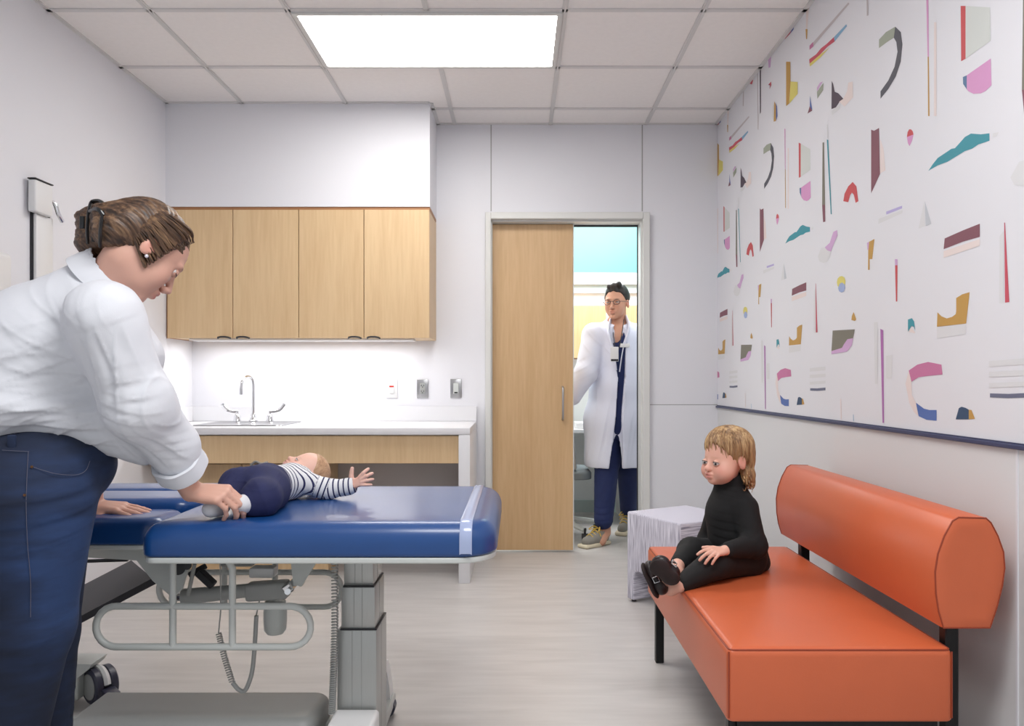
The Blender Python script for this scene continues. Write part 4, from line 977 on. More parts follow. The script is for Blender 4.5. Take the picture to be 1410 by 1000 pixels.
def bm_flow(me, F):
    q = (getV(me)-F.o) @ F.R; attrv(me, 'flow', np.stack([q[:, 1], q[:, 2], q[:, 0]*.3], 1))

# ------------------------------------------------------------------ woman in white shirt
wm = root('person', (-1.20, 1.92, 0), 'woman in white shirt and dark jeans bending over the table, hand on the baby foot', 'person')
hR = basis((.70*math.cos(.75), .70*math.sin(.75), -.714)); hc = P(201, 343, 1.95)
nS, fS = P(142, 438, 1.79), P(150, 440, 2.10)
nE, nW = P(190, 556, 1.86), P(264, 677, 2.02)
fE, fW = P(120, 570, 2.20), P(128, 690, 2.24)
v = Vol(.0036); HF = v.frame(hc, hR, 1.0); head(HF, 'adult_f')
v.cap(P(136, 412, 1.95), HF.p((-.015, 0, -.060)), .056, .050, .025)
v.cap(P(120, 445, 1.95), P(136, 412, 1.95), .08, .056, .03)
v.cap(P(30, 560, 1.93), P(115, 450, 1.95), .12, .11, .04); v.cap(P(45, 650, 1.92), P(30, 560, 1.93), .12, .11, .04)
v.chain([nS, nE, nW], [.050, .040, .027], .02); v.chain([fS, fE, fW], [.050, .040, .027], .02)
v.chain([P(50, 690, 1.84), P(44, 870, 1.84), P(10, 1085, 1.84)], [.09, .06, .04], .03); v.chain([P(62, 690, 2.02), P(64, 870, 2.02), P(62, 1050, 2.0)], [.09, .06, .04], .03)
# right hand curled over the baby's foot
Rn = basis(P(308, 682, 2.015)-nW, (0, -.5, .87))
hand(v, nW, Rn @ np.diag([1, 1, 1]), .98, 1, [(.70, .55, .3), (.78, .6, .35), (.85, .65, .4), (.9, .7, .45)], -.25, ((.75, .55, -.55), .15))
# left hand flat on the pad
Rf = basis(P(190, 703, 2.22)-P(130, 697, 2.24), (0, -.15, 1))
Rf = Rf @ np.diag([1, -1, 1])
hand(v, P(130, 697, 2.235), Rf, .98, -1, [(.16, .06, .04)]*4, .35, ((.8, .55, -.22), .1))
me = relax(v.mesh('body'), 1); face_tone(me, HF, 'adult_f', (206, 160, 142)); part('body', me, M['skin'], wm)
eyes(HF, wm, False, (1, 0, -.5), .0118, -24, -20)
bm = B(); bmesh.ops.create_icosphere(bm, subdivisions=2, radius=.0048); bm.transform(Matrix.Translation(Vector(HF.p((.004, -.088, -.040))))); part('ear_stud', bm, M['pearl'], wm)
# hair: pulled back into a clipped twist
v = Vol(.0038); G = v.frame(hc, hR, 1.0)
G.ell((-.018, 0, .036), (.098, .082, .084), .01); G.ell((-.072, 0, -.004), (.060, .070, .066), .03); G.cap((-.085, -.015, -.035), (-.11, -.005, -.020), .044, .036, .02)
G.ell((.075, 0, -.050), (.085, .12, .085), .014, sub=True)
for s in (1, -1):
    G.ell((-.012, s*.090, -.026), (.030, .024, .040), .012, sub=True)
    G.ell((.085, s*.07, -.012), (.05, .05, .05), .02, sub=True)
G.ell((-.01, 0, -.150), (.10, .12, .07), .02, sub=True)
bun = [P(166, 330, 1.95), P(142, 330, 1.95), P(128, 334, 1.95), P(127, 305, 1.95), P(135, 290, 1.95)]
v.chain(bun, [.050, .046, .036, .032, .020], .02)
v.cap(P(112, 297, 1.94), P(128, 310, 1.95), .014, .02, .008)
hm = relax(v.mesh('hair'), 1); V = getV(hm); N = getN(hm); q = (V-hc) @ hR
ph = q[:, 2]*210+q[:, 1]*40+9*np.sin(q[:, 0]*22)+3*np.sin(q[:, 1]*50)
V = V+N*(.0014*np.sin(ph)+.0009*np.sin(ph*2.3+1))[:, None]; setV(hm, V)
attrv(hm, 'flow', np.stack([q[:, 1], q[:, 2]+.02*np.sin(q[:, 0]*20), q[:, 0]*1.0], 1)); hr = part('hair', hm, M['hair_w'], wm)
bm = B()
for i in range(46):      # combed strands over the temple and nape
    t = i/45; z0 = .085-.135*t; s = -1
    w0 = .080*math.sqrt(max(.05, 1-((z0-.03)/.10)**2))
    pts = [HF.p((.056-.04*t, s*(w0*.72), z0+.004)), HF.p((.02, s*(w0+.010), z0+.012*math.sin(i))), HF.p((-.055, s*(w0*.86+.008), z0*.7+.010)), P(160+rng.uniform(-4, 4), 312+(t-.4)*38, 1.915)]
    locks(bm, [pts], .0030)
me = mesh_from_bm(bm, 'strand_locks', True); q = (getV(me)-hc) @ hR; attrv(me, 'flow', np.stack([q[:, 1], q[:, 2], q[:, 0]], 1)); part('strand_locks', me, M['hair_w'], hr)
bm = B()
def claw(pts, r): tube(bm, bez([P(x, y, d-.006-(.044 if x > 126 else .010)) for x, y, d in pts], 4) if len(pts) > 2 else [P(x, y, d-.006) for x, y, d in pts], r, 8, flat=.6)
claw([(121, 335, 1.900), (120, 315, 1.885), (122, 292, 1.900), (126, 279, 1.93), (138, 277, 1.95), (146, 284, 1.94)], .0065)
claw([(138, 340, 1.895), (138, 320, 1.880), (140, 302, 1.890), (144, 290, 1.91), (148, 284, 1.94)], .0070)
claw([(113, 315, 1.90), (113, 298, 1.90)], .007); claw([(122, 292, 1.900), (134, 288, 1.893), (142, 297, 1.89)], .0055); claw([(128, 333, 1.885), (129, 312, 1.880)], .004)
part('hair_clip', bm, M['clip'], wm)
# shirt
v = Vol(.005)
v.chain([P(-4, 538, 1.92), P(60, 480, 1.94), P(108, 442, 1.95)], [.172, .156, .130], .05)
v.cap(nS+np.array([-.012, .03, .0]), fS+np.array([-.012, -.02, 0]), .085, .085, .05)
v.ell(P(160, 492, 1.97), (.105, .15, .10), None, .05)
v.ell(P(40, 560, 1.92), (.15, .17, .075), None, .05)
v.cap(P(100, 572, 1.90), P(188, 600, 1.97), .075, .062, .05)
v.cap(P(200, 618, 1.99), P(150, 590, 1.95), .042, .06, .03)
v.cap(P(128, 408, 1.95), P(150, 378, 1.95), .088, .078, .03)
v.chain([nS, nE], [.080, .080], .045); v.chain([nE, P(238, 614, 1.965)], [.080, .062], .03)
v.chain([nE+np.array([0, 0, -.012]), nE+np.array([.0, 0, .01])], [.078, .078], .02)
v.chain([fS, fE, P(124, 650, 2.23)], [.08, .07, .055], .03)
cE = P(252, 648, 2.0); cD = unit(cE-nE); cR = basis(cD, (0, 1, 0))
v.cap(P(238, 614, 1.965), cE, .062, .055, .02)
v.bx(cE+cD*.055, (.06, .12, .12), cR, .002, .003, sub=True); v.cap(cE+cD*.03, cE-cD*.03, .045, .044, .004, sub=True)
v.cap(P(140, 392, 1.95), P(205, 325, 1.95), .068, .080, .006, sub=True)              # neck opening
v.ell(P(125, 676, 2.23), (.05, .05, .06), None, .01, sub=True)
me = relax(v.mesh('shirt'), 2); V = getV(me); N = getN(me)
cr = [(nE, nW-nS, .050, .10, .8), (P(170, 520, 1.85), (.3, .2, -1), .060, .16, .6), (P(146, 470, 1.80), (.4, 0, -1), .042, .10, .6), (P(110, 545, 1.80), (1, 0, .5), .055, .17, 1.0), (P(60, 470, 1.80), (.8, 0, -.5), .070, .16, .6), (P(90, 590, 1.82), (1, .1, -.12), .045, .16, .9), (P(225, 600, 1.95), (.2, .1, -1), .035, .08, .7), (P(20, 560, 1.78), (1, 0, .1), .07, .16, .8), (P(80, 430, 1.80), (1, 0, -1.1), .09, .14, .5), (P(120, 590, 1.84), (1, .1, .25), .04, .12, .8)]
def segd(a, b): ba = b-a; t = np.clip((V-a) @ ba/(ba @ ba), 0, 1)[:, None]; return np.linalg.norm(V-a-ba*t, axis=1)
ma = 1/(1+np.exp((np.minimum(segd(nS, nE), segd(nE, cE))-.098)/.008))*np.clip(((V-nS) @ unit(nE-nS)+.01)/.05, 0, 1)
ar = unit(cE-nS)
V = wrinkle(V, N, cr, .0072, 1-ma)
V = wrinkle(V, N, [(P(175, 520, 1.78), ar+np.array([-.15, 0, .1]), .052, .13, .9), (P(215, 600, 1.90), ar+np.array([.25, 0, 0]), .040, .08, .9), (P(165, 575, 1.80), (1, 0, -.25), .034, .055, .8), (P(185, 545, 1.78), (1, 0, .2), .045, .06, .5), (P(150, 480, 1.74), ar+np.array([.1, 0, 0]), .040, .07, .7), (P(228, 612, 1.92), (1, 0, -.1), .024, .045, .6)], .0085, ma)
# armhole and yoke seams pressed in
ax = unit(nE-nS); t = (V-nS) @ ax; near = V[:, 1] < 1.93; V = V-N*(.0008*np.exp(-((t-.012)/.006)**2)*near*(np.linalg.norm(V-nS, axis=1) < .13))[:, None]
V = wrinkle(V, N, [(P(70, 560, 1.75), (1, 0, .3), .026, .12, .9), (P(60, 440, 1.78), (1, 0, -.7), .03, .10, .4)], .0030, 1-ma)
setV(me, V); sh = part('shirt', me, M['shirt'], wm)
# rolled cuff at the forearm
bm = B(); rings = []
for k in range(36):
    a = 2*math.pi*k/36; dv = cR[:, 1]*math.cos(a)+cR[:, 2]*math.sin(a); w_ = 1+.035*math.sin(3*a+.7)+.02*math.sin(7*a)
    pr = [(.050, .004), (.058, .010), (.0655, .004), (.067, -.012), (.065, -.030), (.066, -.036), (.061, -.040), (.053, -.034)]
    rings.append([bm.verts.new(cE+dv*r*w_+cD*(z+.003*math.sin(2*a))) for r, z in pr])
for k in range(36):
    a, b = rings[k], rings[(k+1) % 36]
    for i in range(len(a)): bm.faces.new((a[i], a[(i+1) % len(a)], b[(i+1) % len(a)], b[i]))
part('cuff', bm, M['shirt'], sh)
# collar: folded band standing round the neck
axn = unit(P(205, 325, 1.95)-P(140, 392, 1.95)); e1 = unit(np.cross(axn, (0, 1, 0))); e2 = np.cross(axn, e1); c0 = P(146, 386, 1.95)
bm = B(); rings = []
for k in range(41):
    a = math.radians(-172+344*k/40)+math.pi/2+math.pi/2
    dv = e1*math.cos(a)+e2*math.sin(a); drop = .012*math.cos(a)
    pr = [(.070, -.018), (.071, .010), (.073, .028), (.078, .031), (.088, .012), (.098, -.016), (.095, -.018), (.083, .008), (.076, .020)]
    rings.append([bm.verts.new(c0+dv*r+axn*z) for r, z in pr])
for a, b in zip(rings[:-1], rings[1:]):
    for i in range(len(a)): bm.faces.new((a[i], a[(i+1) % len(a)], b[(i+1) % len(a)], b[i]))
bm.faces.new(rings[0]); bm.faces.new(rings[-1][::-1]); part('collar', bm, M['shirt'], sh)
# jeans
v = Vol(.005)
v.ell(P(38, 650, 1.92), (.178, .185, .13), None, .04); v.ell(P(88, 640, 1.92), (.102, .15, .085), None, .05)
v.chain([P(40, 690, 1.83), P(40, 860, 1.82), P(14, 1060, 1.84)], [.148, .095, .062], .03)
v.chain([P(60, 700, 1.985), P(62, 870, 2.0), P(62, 1040, 2.01)], [.115, .078, .060], .02)
v.bx(P(40, 590, 1.92)+np.array([0, 0, .062]), (.5, .5, .06), None, .005, .01, sub=True)
me = relax(v.mesh('jeans'), 2); V = getV(me); N = getN(me)
V = wrinkle(V, N, [(P(105, 680, 1.75), (1, .2, .05), .050, .12, 1.0), (P(60, 720, 1.70), (1, .1, .12), .062, .14, .7), (P(60, 880, 1.74), (1, 0, .2), .07, .10, .5), (P(95, 980, 2.0), (1, 0, .3), .06, .10, .5)], .0042)
setV(me, V); V = getV(me); kk = (V-P(70, 800, 1.72))
attrf(me, 'wear', np.clip(.35+.9*np.exp(-(kk[:, 0]/.07)**2-(kk[:, 2]/.22)**2)+.2*np.exp(-((V[:, 2]-.70)/.05)**2), 0, 1.2)); jn = part('jeans', me, M['denim'], wm)
def onjeans(px, py, d0):   # nearest jeans surface point under the stitch
    c = P(px, py, d0); i = np.argmin(((V-c)**2).sum(1)+0*c[0]); return V[i]
Vj = V+np.array(wloc(wm))*0
def proj(px, py):
    z = np.abs((Vj[:, 0]*FPX/Vj[:, 1]+VX)-px)+np.abs((VY-(Vj[:, 2]-CZ)*FPX/Vj[:, 1])-py); c = np.where(z < 5)[0]
    p = Vj[c[np.argmin(Vj[c, 1])]] if len(c) else P(px, py, 1.75); return P(px, py, p[1]-.001)
bm = B()
for poly in ([(39, 622), (37, 660), (36, 700), (38, 750), (42, 800), (42, 850)], [(42, 642), (60, 648), (80, 653), (105, 654), (118, 648), (124, 635)], [(3, 620), (20, 621), (40, 622)]): tube(bm, bez([proj(*p) for p in poly], 6), .0007, 5)
part('stitching', bm, M['thread'], jn)
for p in ((44, 643), (34, 682)): bm = B(); c = proj(*p); lathe(bm, [(.0034, 0), (.003, .0015), (.001, .002)], c, (0, -1, 0), 12); part('rivet', bm, M['rivet'], jn)
Wz = CZ+(VY-598)*1.92/FPX
for (a, d0) in ((P(16, 609, 1.75), 0),):
    c = proj(16, 610); bm = B(); box(bm, c[0]-.009, c[0]+.009, c[1]-.004, c[1]+.006, c[2]-.022, c[2]+.018, .003, 2); lp = part('belt_loop', bm, M['denim'], jn); attrf(lp.data, 'wear', [.5]*len(lp.data.vertices))
for x, y in ((10, 1.84), (62, 2.02)):
    v = Vol(.006); c = P(x, 1060, y); F = v.frame((c[0], c[1], 0), np.eye(3), 1.0)
    F.cap((-.04, 0, .045), (.06, 0, .04), .042, .04, .02); F.cap((.06, 0, .038), (.15, 0, .03), .04, .028, .02); F.v.bx(F.p((.05, 0, .012)), (.13, .042, .012), None, .008, .004)
    part('shoe', relax(v.mesh('shoe'), 1), M['blackpl'], wm)

# ------------------------------------------------------------------ baby
bb = root('baby', (-.74, 2.25, BZ), 'baby in striped top, navy trousers and white socks lying on the blue table', 'baby')
bR = basis((-.40, -.22, .88), (.85, .45, .25)); bc = P(420, 650, 2.50); bsc = .62
v = Vol(.0028); BF = v.frame(bc, bR, bsc); head(BF, 'baby')
chest, hips = np.array([-.700, 2.385, .785]), np.array([-.745, 2.235, .785])
v.cap(chest+np.array([.01, .03, 0]), BF.p((-.02, 0, -.05)), .035, .03, .02); v.cap(hips, chest, .045, .045, .02)
ns = np.array([-.655, 2.365, .785]); ne = P(450, 674, 2.375); nw = P(482, 669, 2.375)
v.chain([ns, ne, nw], [.022, .018, .014], .01)
fs = np.array([-.74, 2.44, .785]); fw = np.array([-.86, 2.52, .755]); v.chain([fs, fw], [.022, .014], .01)
Rb = basis(P(502, 660, 2.37)-nw, (.2, -1, .3))
hand(v, nw, Rb, .43, 1, [(-.1, .5, .4), (.0, .55, .5), (.1, .6, .5), (.2, .3, .2)], .8, ((.35, .9, .2), .1), .006, 1.6)
nK, nF = np.array([-.705, 2.10, .775]), np.array([-.735, 2.085, .768])
fK, fF = np.array([-.80, 2.19, .80]), np.array([-.815, 2.09, .765])
v.chain([hips, nK, nF], [.04, .03, .02], .02); v.chain([hips, fK, fF], [.04, .03, .02], .02)
me = relax(v.mesh('body'), 1); face_tone(me, BF, 'baby', (232, 186, 168)); part('body', me, M['skin'], bb); eyes(BF, bb, True, skin=(232, 186, 168))
v = Vol(.0028); G = v.frame(bc, bR, bsc); G.ell((-.018, 0, .034), (.104, .0855, .0915), .01); G.ell((.085, 0, -.03), (.10, .14, .115), .03, sub=True)
for s in (1, -1): G.ell((-.004, s*.085, -.02), (.028, .03, .04), .01, sub=True)
G.ell((0, 0, -.10), (.15, .15, .07), .02, sub=True)
me = relax(v.mesh('hair'), 1); q = (getV(me)-bc) @ bR; attrv(me, 'flow', np.stack([q[:, 1], q[:, 0], q[:, 2]], 1)*1.6); part('hair', me, M['hair_b'], bb)
# striped top
v = Vol(.0026); A_ = np.array([-.745, 2.255, .785])
v.cap(A_, chest, .060, .054, .03); v.cap(chest, chest+np.array([.018, .03, .0]), .052, .042, .02); v.chain([ns, ne, P(476, 671, 2.375)], [.036, .030, .026], .02)
v.chain([fs, fw], [.034, .024], .02); v.cap(P(476, 671, 2.375), P(482, 669.5, 2.375), .0275, .0265, .002); v.cap(P(484, 669, 2.375), P(490, 667, 2.375), .018, .02, .002, sub=True)
v.bx((-.7, 2.35, BZ-.05), (.4, .4, .052), None, .001, .004, sub=True)
me = relax(v.mesh('striped_top'), 1); V = getV(me); a = unit(chest-A_); st = (V-A_) @ a; arm = V[:, 0] > -.655
d1 = unit(ne-ns); d2 = unit(P(476, 671, 2.375)-ne); s1 = (V-ns) @ d1; L1 = np.linalg.norm(ne-ns); s2 = L1+(V-ne) @ d2
st = np.where((s1 > .035), np.where(s1 < L1, s1, s2)+.2, st+1.0)
V = wrinkle(V, getN(me), [(chest+np.array([.04, -.02, 0]), (0, .3, 1), .02, .05, 1), (ne, (0, .2, 1), .025, .05, .6)], .0018); setV(me, V)
V = getV(me); E = .30-st*0; attrf(me, 'stripe', st); part('striped_top', me, M['stripe'], bb)
# trousers
v = Vol(.003)
v.cap(hips+np.array([.005, .03, .0]), hips+np.array([0, -.03, 0]), .070, .070, .03)
v.chain([hips+np.array([.03, -.03, -.004]), nK, nF+np.array([.012, .004, 0])], [.062, .052, .034], .025)
v.chain([hips+np.array([-.03, -.02, .002]), fK, fF+np.array([.0, .018, .002])], [.055, .044, .030], .025)
v.bx((-.7, 2.2, BZ-.05), (.4, .4, .0515), None, .001, .003, sub=True)
me = relax(v.mesh('trousers'), 1); setV(me, wrinkle(getV(me), getN(me), [(np.array([-.71, 2.13, .82]), (.6, 1, .2), .03, .07, 1), (np.array([-.80, 2.18, .83]), (.2, 1, 0), .028, .06, .8), (np.array([-.73, 2.22, .85]), (1, .2, 0), .03, .06, .8)], .003)); part('trousers', me, M['navy'], bb)
bm = B(); tube(bm, bez([P(345, 641, 2.30), P(352, 636, 2.30), P(360, 639, 2.30), P(368, 637, 2.32)], 5), .004, 8); part('drawstring', bm, M['canvas'], bb)
def sock(c, d, k=1.0):
    v = Vol(.0026); F = v.frame(c, basis(d, (0, 0, 1)), k)
    F.ell((0, 0, 0), (.040, .022, .024), .01); F.cap((-.022, 0, .002), (-.03, .0, .022), .021, .020, .01); F.ell((.022, 0, -.002), (.020, .021, .019), .01)
    v.bx((c[0], c[1], BZ-.05), (.1, .1, .0525), None, .001, .002, sub=True)
    return relax(v.mesh('sock'), 1)
part('sock', sock(P(344, 693, 2.075), (-.45, -.8, .10), 1.12), M['sock'], bb, label='white sock on the free foot')
part('sock', sock(P(298, 699, 2.06), (-.25, -.9, .05), 1.05), M['sock'], bb, label='white sock held in the hand')

# ------------------------------------------------------------------ toddler
td = root('person', (.80, 2.72, SZ1), 'toddler in black with curly dark blonde hair sitting on the orange sofa', 'child')
tR = basis((-.88, -.47, -.03)); tc = P(1000, 631, 2.72); tsc = .86
v = Vol(.003); TF = v.frame(tc, tR, tsc); head(TF, 'toddler')
nk = P(1010, 678, 2.74)
v.cap(nk, TF.p((.0, 0, -.05)), .034, .032, .02); v.cap(P(1025, 750, 2.74), nk, .06, .05, .03)
sdir = np.array([.47, -.88, 0]); lS = P(1026, 700, 2.66); rS = P(990, 698, 2.82); lE = P(1038, 752, 2.60); lW = P(999, 758, 2.50)
rE = P(975, 745, 2.86); rW = P(968, 757, 2.80)
v.chain([lS, lE, lW], [.026, .022, .017], .01); v.chain([rS, rE, rW], [.026, .022, .017], .01)
Rt = basis(P(976, 757, 2.46)-lW+np.array([0, 0, -.010]), (.1, -.45, .9))
Rt = Rt @ np.diag([1, -1, 1])
hand(v, lW, Rt, .56, 1, [(.35, .35, .2), (.45, .4, .2), (.5, .45, .25), (.5, .5, .3)], .6, ((.7, .7, -.2), .1), .005, 1.25)
hipL, hipR = P(1026, 768, 2.66), P(1010, 766, 2.80)
kL, aL = P(985, 776, 2.53), P(936, 806, 2.46)
kR, aR = P(952, 760, 2.70), P(933, 779, 2.56)
v.chain([hipL, kL, aL], [.045, .035, .020], .02); v.chain([hipR, kR, aR], [.045, .035, .020], .02)
fR0, fR1 = P(930, 800, 2.44), P(906, 775, 2.42)
fL0, fL1 = P(912, 815, 2.50), P(892, 785, 2.53)
v.chain([aR, (fR0+aR)/2, (fR0+fR1)/2], [.021, .022, .018], .01); v.chain([aL, (fL0+aL)/2, (fL0+fL1)/2], [.021, .022, .018], .01)
me = relax(v.mesh('body'), 1); face_tone(me, TF, 'toddler', (224, 172, 152)); part('body', me, M['skin'], td); eyes(TF, td, True, (1, .42, -.14), .0142, 24, -30, (224, 172, 152), .80)
# hair
v = Vol(.003); G = v.frame(tc, tR, tsc)
G.ell((-.018, 0, .040), (.106, .092, .094), .01); G.ell((-.070, 0, -.005), (.050, .075, .075), .02)
G.ell((.095, 0, -.050), (.085, .11, .118), .012, sub=True)
for s in (1, -1): G.ell((.080, s*.085, -.050), (.060, .05, .085), .01, sub=True); G.ell((-.002, s*.108, -.040), (.016, .028, .022), .006, sub=True)
for i in range(16):
    a = -1.7+3.4*i/15; G.ell((-.050-.040*math.cos(a), .066*math.sin(a), -.060-.012*(i % 3)), (.022, .020, .030), .012)
hm = relax(v.mesh('hair'), 1); V = getV(hm); N = getN(hm); q = (V-tc) @ tR/tsc; an = np.arctan2(q[:, 1], q[:, 0]+.02)
V = V+N*(.0016*np.sin(an*34+q[:, 2]*26)+.001*np.sin(an*61-q[:, 2]*50))[:, None]; setV(hm, V); attrv(hm, 'flow', np.stack([np.cos(an)*.06, np.sin(an)*.06, q[:, 2]*.9+q[:, 0]*.3], 1)); hr = part('hair', hm, M['hair_t'], td)
bm = B(); L = []
for i in range(150):     # locks fall from the crown; curls at the nape
    a = -math.pi+2*math.pi*i/150+rng.uniform(-.03, .03); ca, sa = math.cos(a), math.sin(a)
    front = ca > .45; side = abs(sa) > .55 and ca > -.2
    low = .046 if front else (.0 if side else -.055)
    low += rng.uniform(-.020, .022)+(.018*math.sin(a*7+1) if front else 0)+(-.012 if front else 0)
    pts = []
    for t in (0, .25, .5, .75, 1):
        z = .134-(.134-low)*t**1.5; zz = min(max((z-.040)/.096, -1), 1); r_ = math.sqrt(max(.03, 1-zz*zz)); r_ = r_ if z > .04 else 1.0-.10*(0.04-z)/.1
        sw = .28*t*(1 if front else .25)*(1 if i % 5 else -.4); ca2, sa2 = math.cos(a+sw), math.sin(a+sw); pts.append((-.018+.107*r_*ca2*(1-.06*(t == 1)), .0935*r_*sa2, z))
    pts = [TF.p(p) for p in pts]; L.append(pts)
locks(bm, L, .0032)
L = []
for i in range(60):      # ringlets
    a = rng.uniform(-2.0, 2.0); c = np.array([-.052-.056*math.cos(a), .082*math.sin(a), -.050-rng.uniform(0, .045)]); pts = []; r0 = rng.uniform(.010, .018); ph = rng.uniform(0, 6)
    for t in range(9):
        b_ = ph+t*.85; pts.append(TF.p(c+np.array([-.004*t*math.cos(a)*.6+r0*math.cos(b_), r0*.7*math.cos(b_)*math.sin(a)-.002*t, r0*math.sin(b_)-.0045*t])))
    L.append(pts)
locks(bm, L, .0030)
me = mesh_from_bm(bm, 'curls', True); q = (getV(me)-tc) @ tR; attrv(me, 'flow', np.stack([q[:, 1], q[:, 0], q[:, 2]], 1)); part('curls', me, M['hair_t'], hr)
# black roll-neck top
v = Vol(.0036)
v.cap(P(1016, 758, 2.73), P(1006, 708, 2.73), .100, .088, .04); v.cap(lS+np.array([0, .02, -.004]), rS+np.array([0, -.01, -.004]), .044, .044, .035)
v.cap(P(1008, 704, 2.74), P(1004, 664, 2.73), .078, .052, .03); v.chain([lS, lE, lW+(lE-lW)*.12], [.044, .043, .027], .02); v.chain([rS, rE, rW+(rE-rW)*.15], [.042, .038, .026], .02)
v.cap(P(1001, 660, 2.725), P(998, 636, 2.71), .036, .055, .003, sub=True)
v.ell(P(1020, 774, 2.72), (.098, .105, .045), None, .03)
v.bx((P(1028, 790, 2.72)[0], 2.72, SZ1-.05), (.3, .3, .058), None, .001, .004, sub=True)
me = relax(v.mesh('roll_neck_top'), 1); setV(me, wrinkle(getV(me), getN(me), [(P(1000, 740, 2.64), (1, .2, .1), .030, .07, 1), (lE, (1, 0, .8), .024, .05, .8), (P(1010, 680, 2.68), (1, 0, 0), .016, .04, .5)], .0032)); part('roll_neck_top', me, M['blk_knit'], td)
v = Vol(.0036)
v.chain([hipL, kL, aL+(kL-aL)*.12], [.066, .050, .032], .02); v.chain([hipR, kR, aR+(kR-aR)*.16], [.064, .048, .032], .02); v.cap(hipL, hipR, .068, .066, .03)
me = relax(v.mesh('leggings'), 1); setV(me, wrinkle(getV(me), getN(me), [(kR, (0, 1, .3), .022, .05, .8), (aL, kL-aL, .020, .05, .7), (aR, (0, 1, .5), .02, .04, .6)], .0022)); part('leggings', me, M['blk_leg'], td)
def kid_shoe(heel, toe, up, lab, strap=True):
    f = unit(toe-heel); c = (heel+toe)/2; u = np.array(up, float); u = unit(u-f*(u @ f)); l = np.cross(u, f); R = np.stack([f, l, u], 1); Ls = np.linalg.norm(toe-heel)/2
    v = Vol(.0026); F = v.frame(c, R, 1.0)
    F.ell((-Ls*.45, 0, .018), (Ls*.55, .027, .026), .012); F.ell((Ls*.45, 0, .013), (Ls*.58, .031, .021), .015)
    F.ell((-Ls*.30, 0, .046), (Ls*.36, .018, .030), .006, sub=True)
    sh = part('shoe', relax(v.mesh('shoe'), 1), M['shoe_maroon'], td, label=lab)
    v = Vol(.0026); F = v.frame(c, R, 1.0)
    F.ell((-Ls*.45, 0, -.006), (Ls*.60, .031, .009), .01); F.ell((Ls*.42, 0, -.006), (Ls*.62, .036, .009), .012)
    part('sole', relax(v.mesh('sole'), 1), M['shoe_dk'], sh)
    if strap:
        F = Fr(None, c, R, 1.0); bm = B(); tube(bm, [F.p((-.004, y, .016+.030*math.cos(y*42))) for y in np.linspace(-.030, .030, 9)], .006, 8, flat=.4); part('strap', bm, M['shoe_maroon'], sh)
        for s in (-1, 1):
            bm = B(); tube(bm, [F.p((x-.004, s*.031, z)) for x, z in ((-.009, .012), (.009, .012), (.009, .030), (-.009, .030))], .0018, 6, closed=True); part('buckle', bm, M['chrome'], sh)
kid_shoe(P(932, 802, 2.405), P(900, 772, 2.40), (.55, .85, .25), 'shoe with its dark brown sole turned to the room')
kid_shoe(P(908, 822, 2.47), P(887, 775, 2.50), (.85, -.30, .42), 'maroon black shoe with a silver buckle')

# ------------------------------------------------------------------ doctor
dc = root('person', (.64, 5.25, 0), 'doctor in white lab coat and navy scrubs walking in through the doorway', 'person')
dR = basis((-.42, -.90, -.06)); dh = P(849, 417, 5.22)
v = Vol(.0055); DF = v.frame(dh, dR, 1.0); head(DF, 'adult_m')
X0 = .675
v.cap((X0, 5.27, 1.48), DF.p((-.025, 0, -.06)), .058, .055, .02); v.cap((X0, 5.27, 1.05), (X0, 5.27, 1.38), .11, .12, .05)
dS = [np.array([X0-.155, 5.22, 1.40]), np.array([X0+.165, 5.30, 1.40])]; v.cap(dS[0], dS[1], .055, .055, .04)
dE = [P(806, 515, 5.12), np.array([X0+.25, 5.32, 1.12])]; dW = [P(786, 549, 5.10), np.array([X0+.24, 5.22, .90])]
for i in (0, 1): v.chain([dS[i], dE[i], dW[i]], [.05, .042, .028], .02)
hand(v, dW[0], basis((-.5, -.35, -.45), (-.3, -.9, .2)), 1.0, 1, [(.3, .3, .2)]*4, .1)
hand(v, dW[1], basis((.02, -.1, -1), (1, .1, 0)), 1.0, 1, [(.3, .4, .3)]*4, .1)
hA, kA, aA = np.array([.60, 5.27, .90]), P(836, 632, 5.25), P(833, 733, 5.14)
hB, kB, aB = np.array([.72, 5.30, .90]), np.array([.775, 5.36, .50]), np.array([.80, 5.55, .13])
v.chain([hA, kA, aA], [.09, .06, .036], .03); v.chain([hB, kB, aB], [.09, .06, .04], .03)
v.cap(aA, P(828, 746, 5.08), .034, .03, .02); v.cap(aB, aB+np.array([-.04, -.06, -.07]), .036, .03, .02)
me = relax(v.mesh('body'), 1); face_tone(me, DF, 'adult_m', (202, 150, 124)); part('body', me, M['skin'], dc); eyes(DF, dc, False, skin=(202, 150, 124))
v = Vol(.005); G = v.frame(dh, dR, 1.0)
G.ell((-.016, 0, .042), (.104, .083, .090), .01); G.ell((.092, 0, -.020), (.080, .12, .095), .014, sub=True)
for s in (1, -1): G.ell((.0, s*.09, -.035), (.035, .025, .050), .012, sub=True)
G.ell((0, 0, -.12), (.16, .16, .07), .02, sub=True); G.cap((.06, -.03, .105), (.055, .035, .118), .020, .022, .02)
hm = relax(v.mesh('hair'), 1); V = getV(hm); q = (V-dh) @ dR; setV(hm, V+getN(hm)*(.003*np.sin(q[:, 1]*160+q[:, 2]*60))[:, None]); attrv(hm, 'flow', q); part('hair', hm, M['hair_d'], dc)
bm = B()
for s in (1, -1):
    tube(bm, [DF.p((.103, s*(.033+.023*math.cos(a)), .0+.017*math.sin(a))) for a in np.linspace(0, 2*math.pi, 18)[:-1]], .0017, 6, closed=True)
    tube(bm, [DF.p((.103, s*.056, .004)), DF.p((.06, s*.080, .004)), DF.p((-.005, s*.084, .002))], .0016, 6)
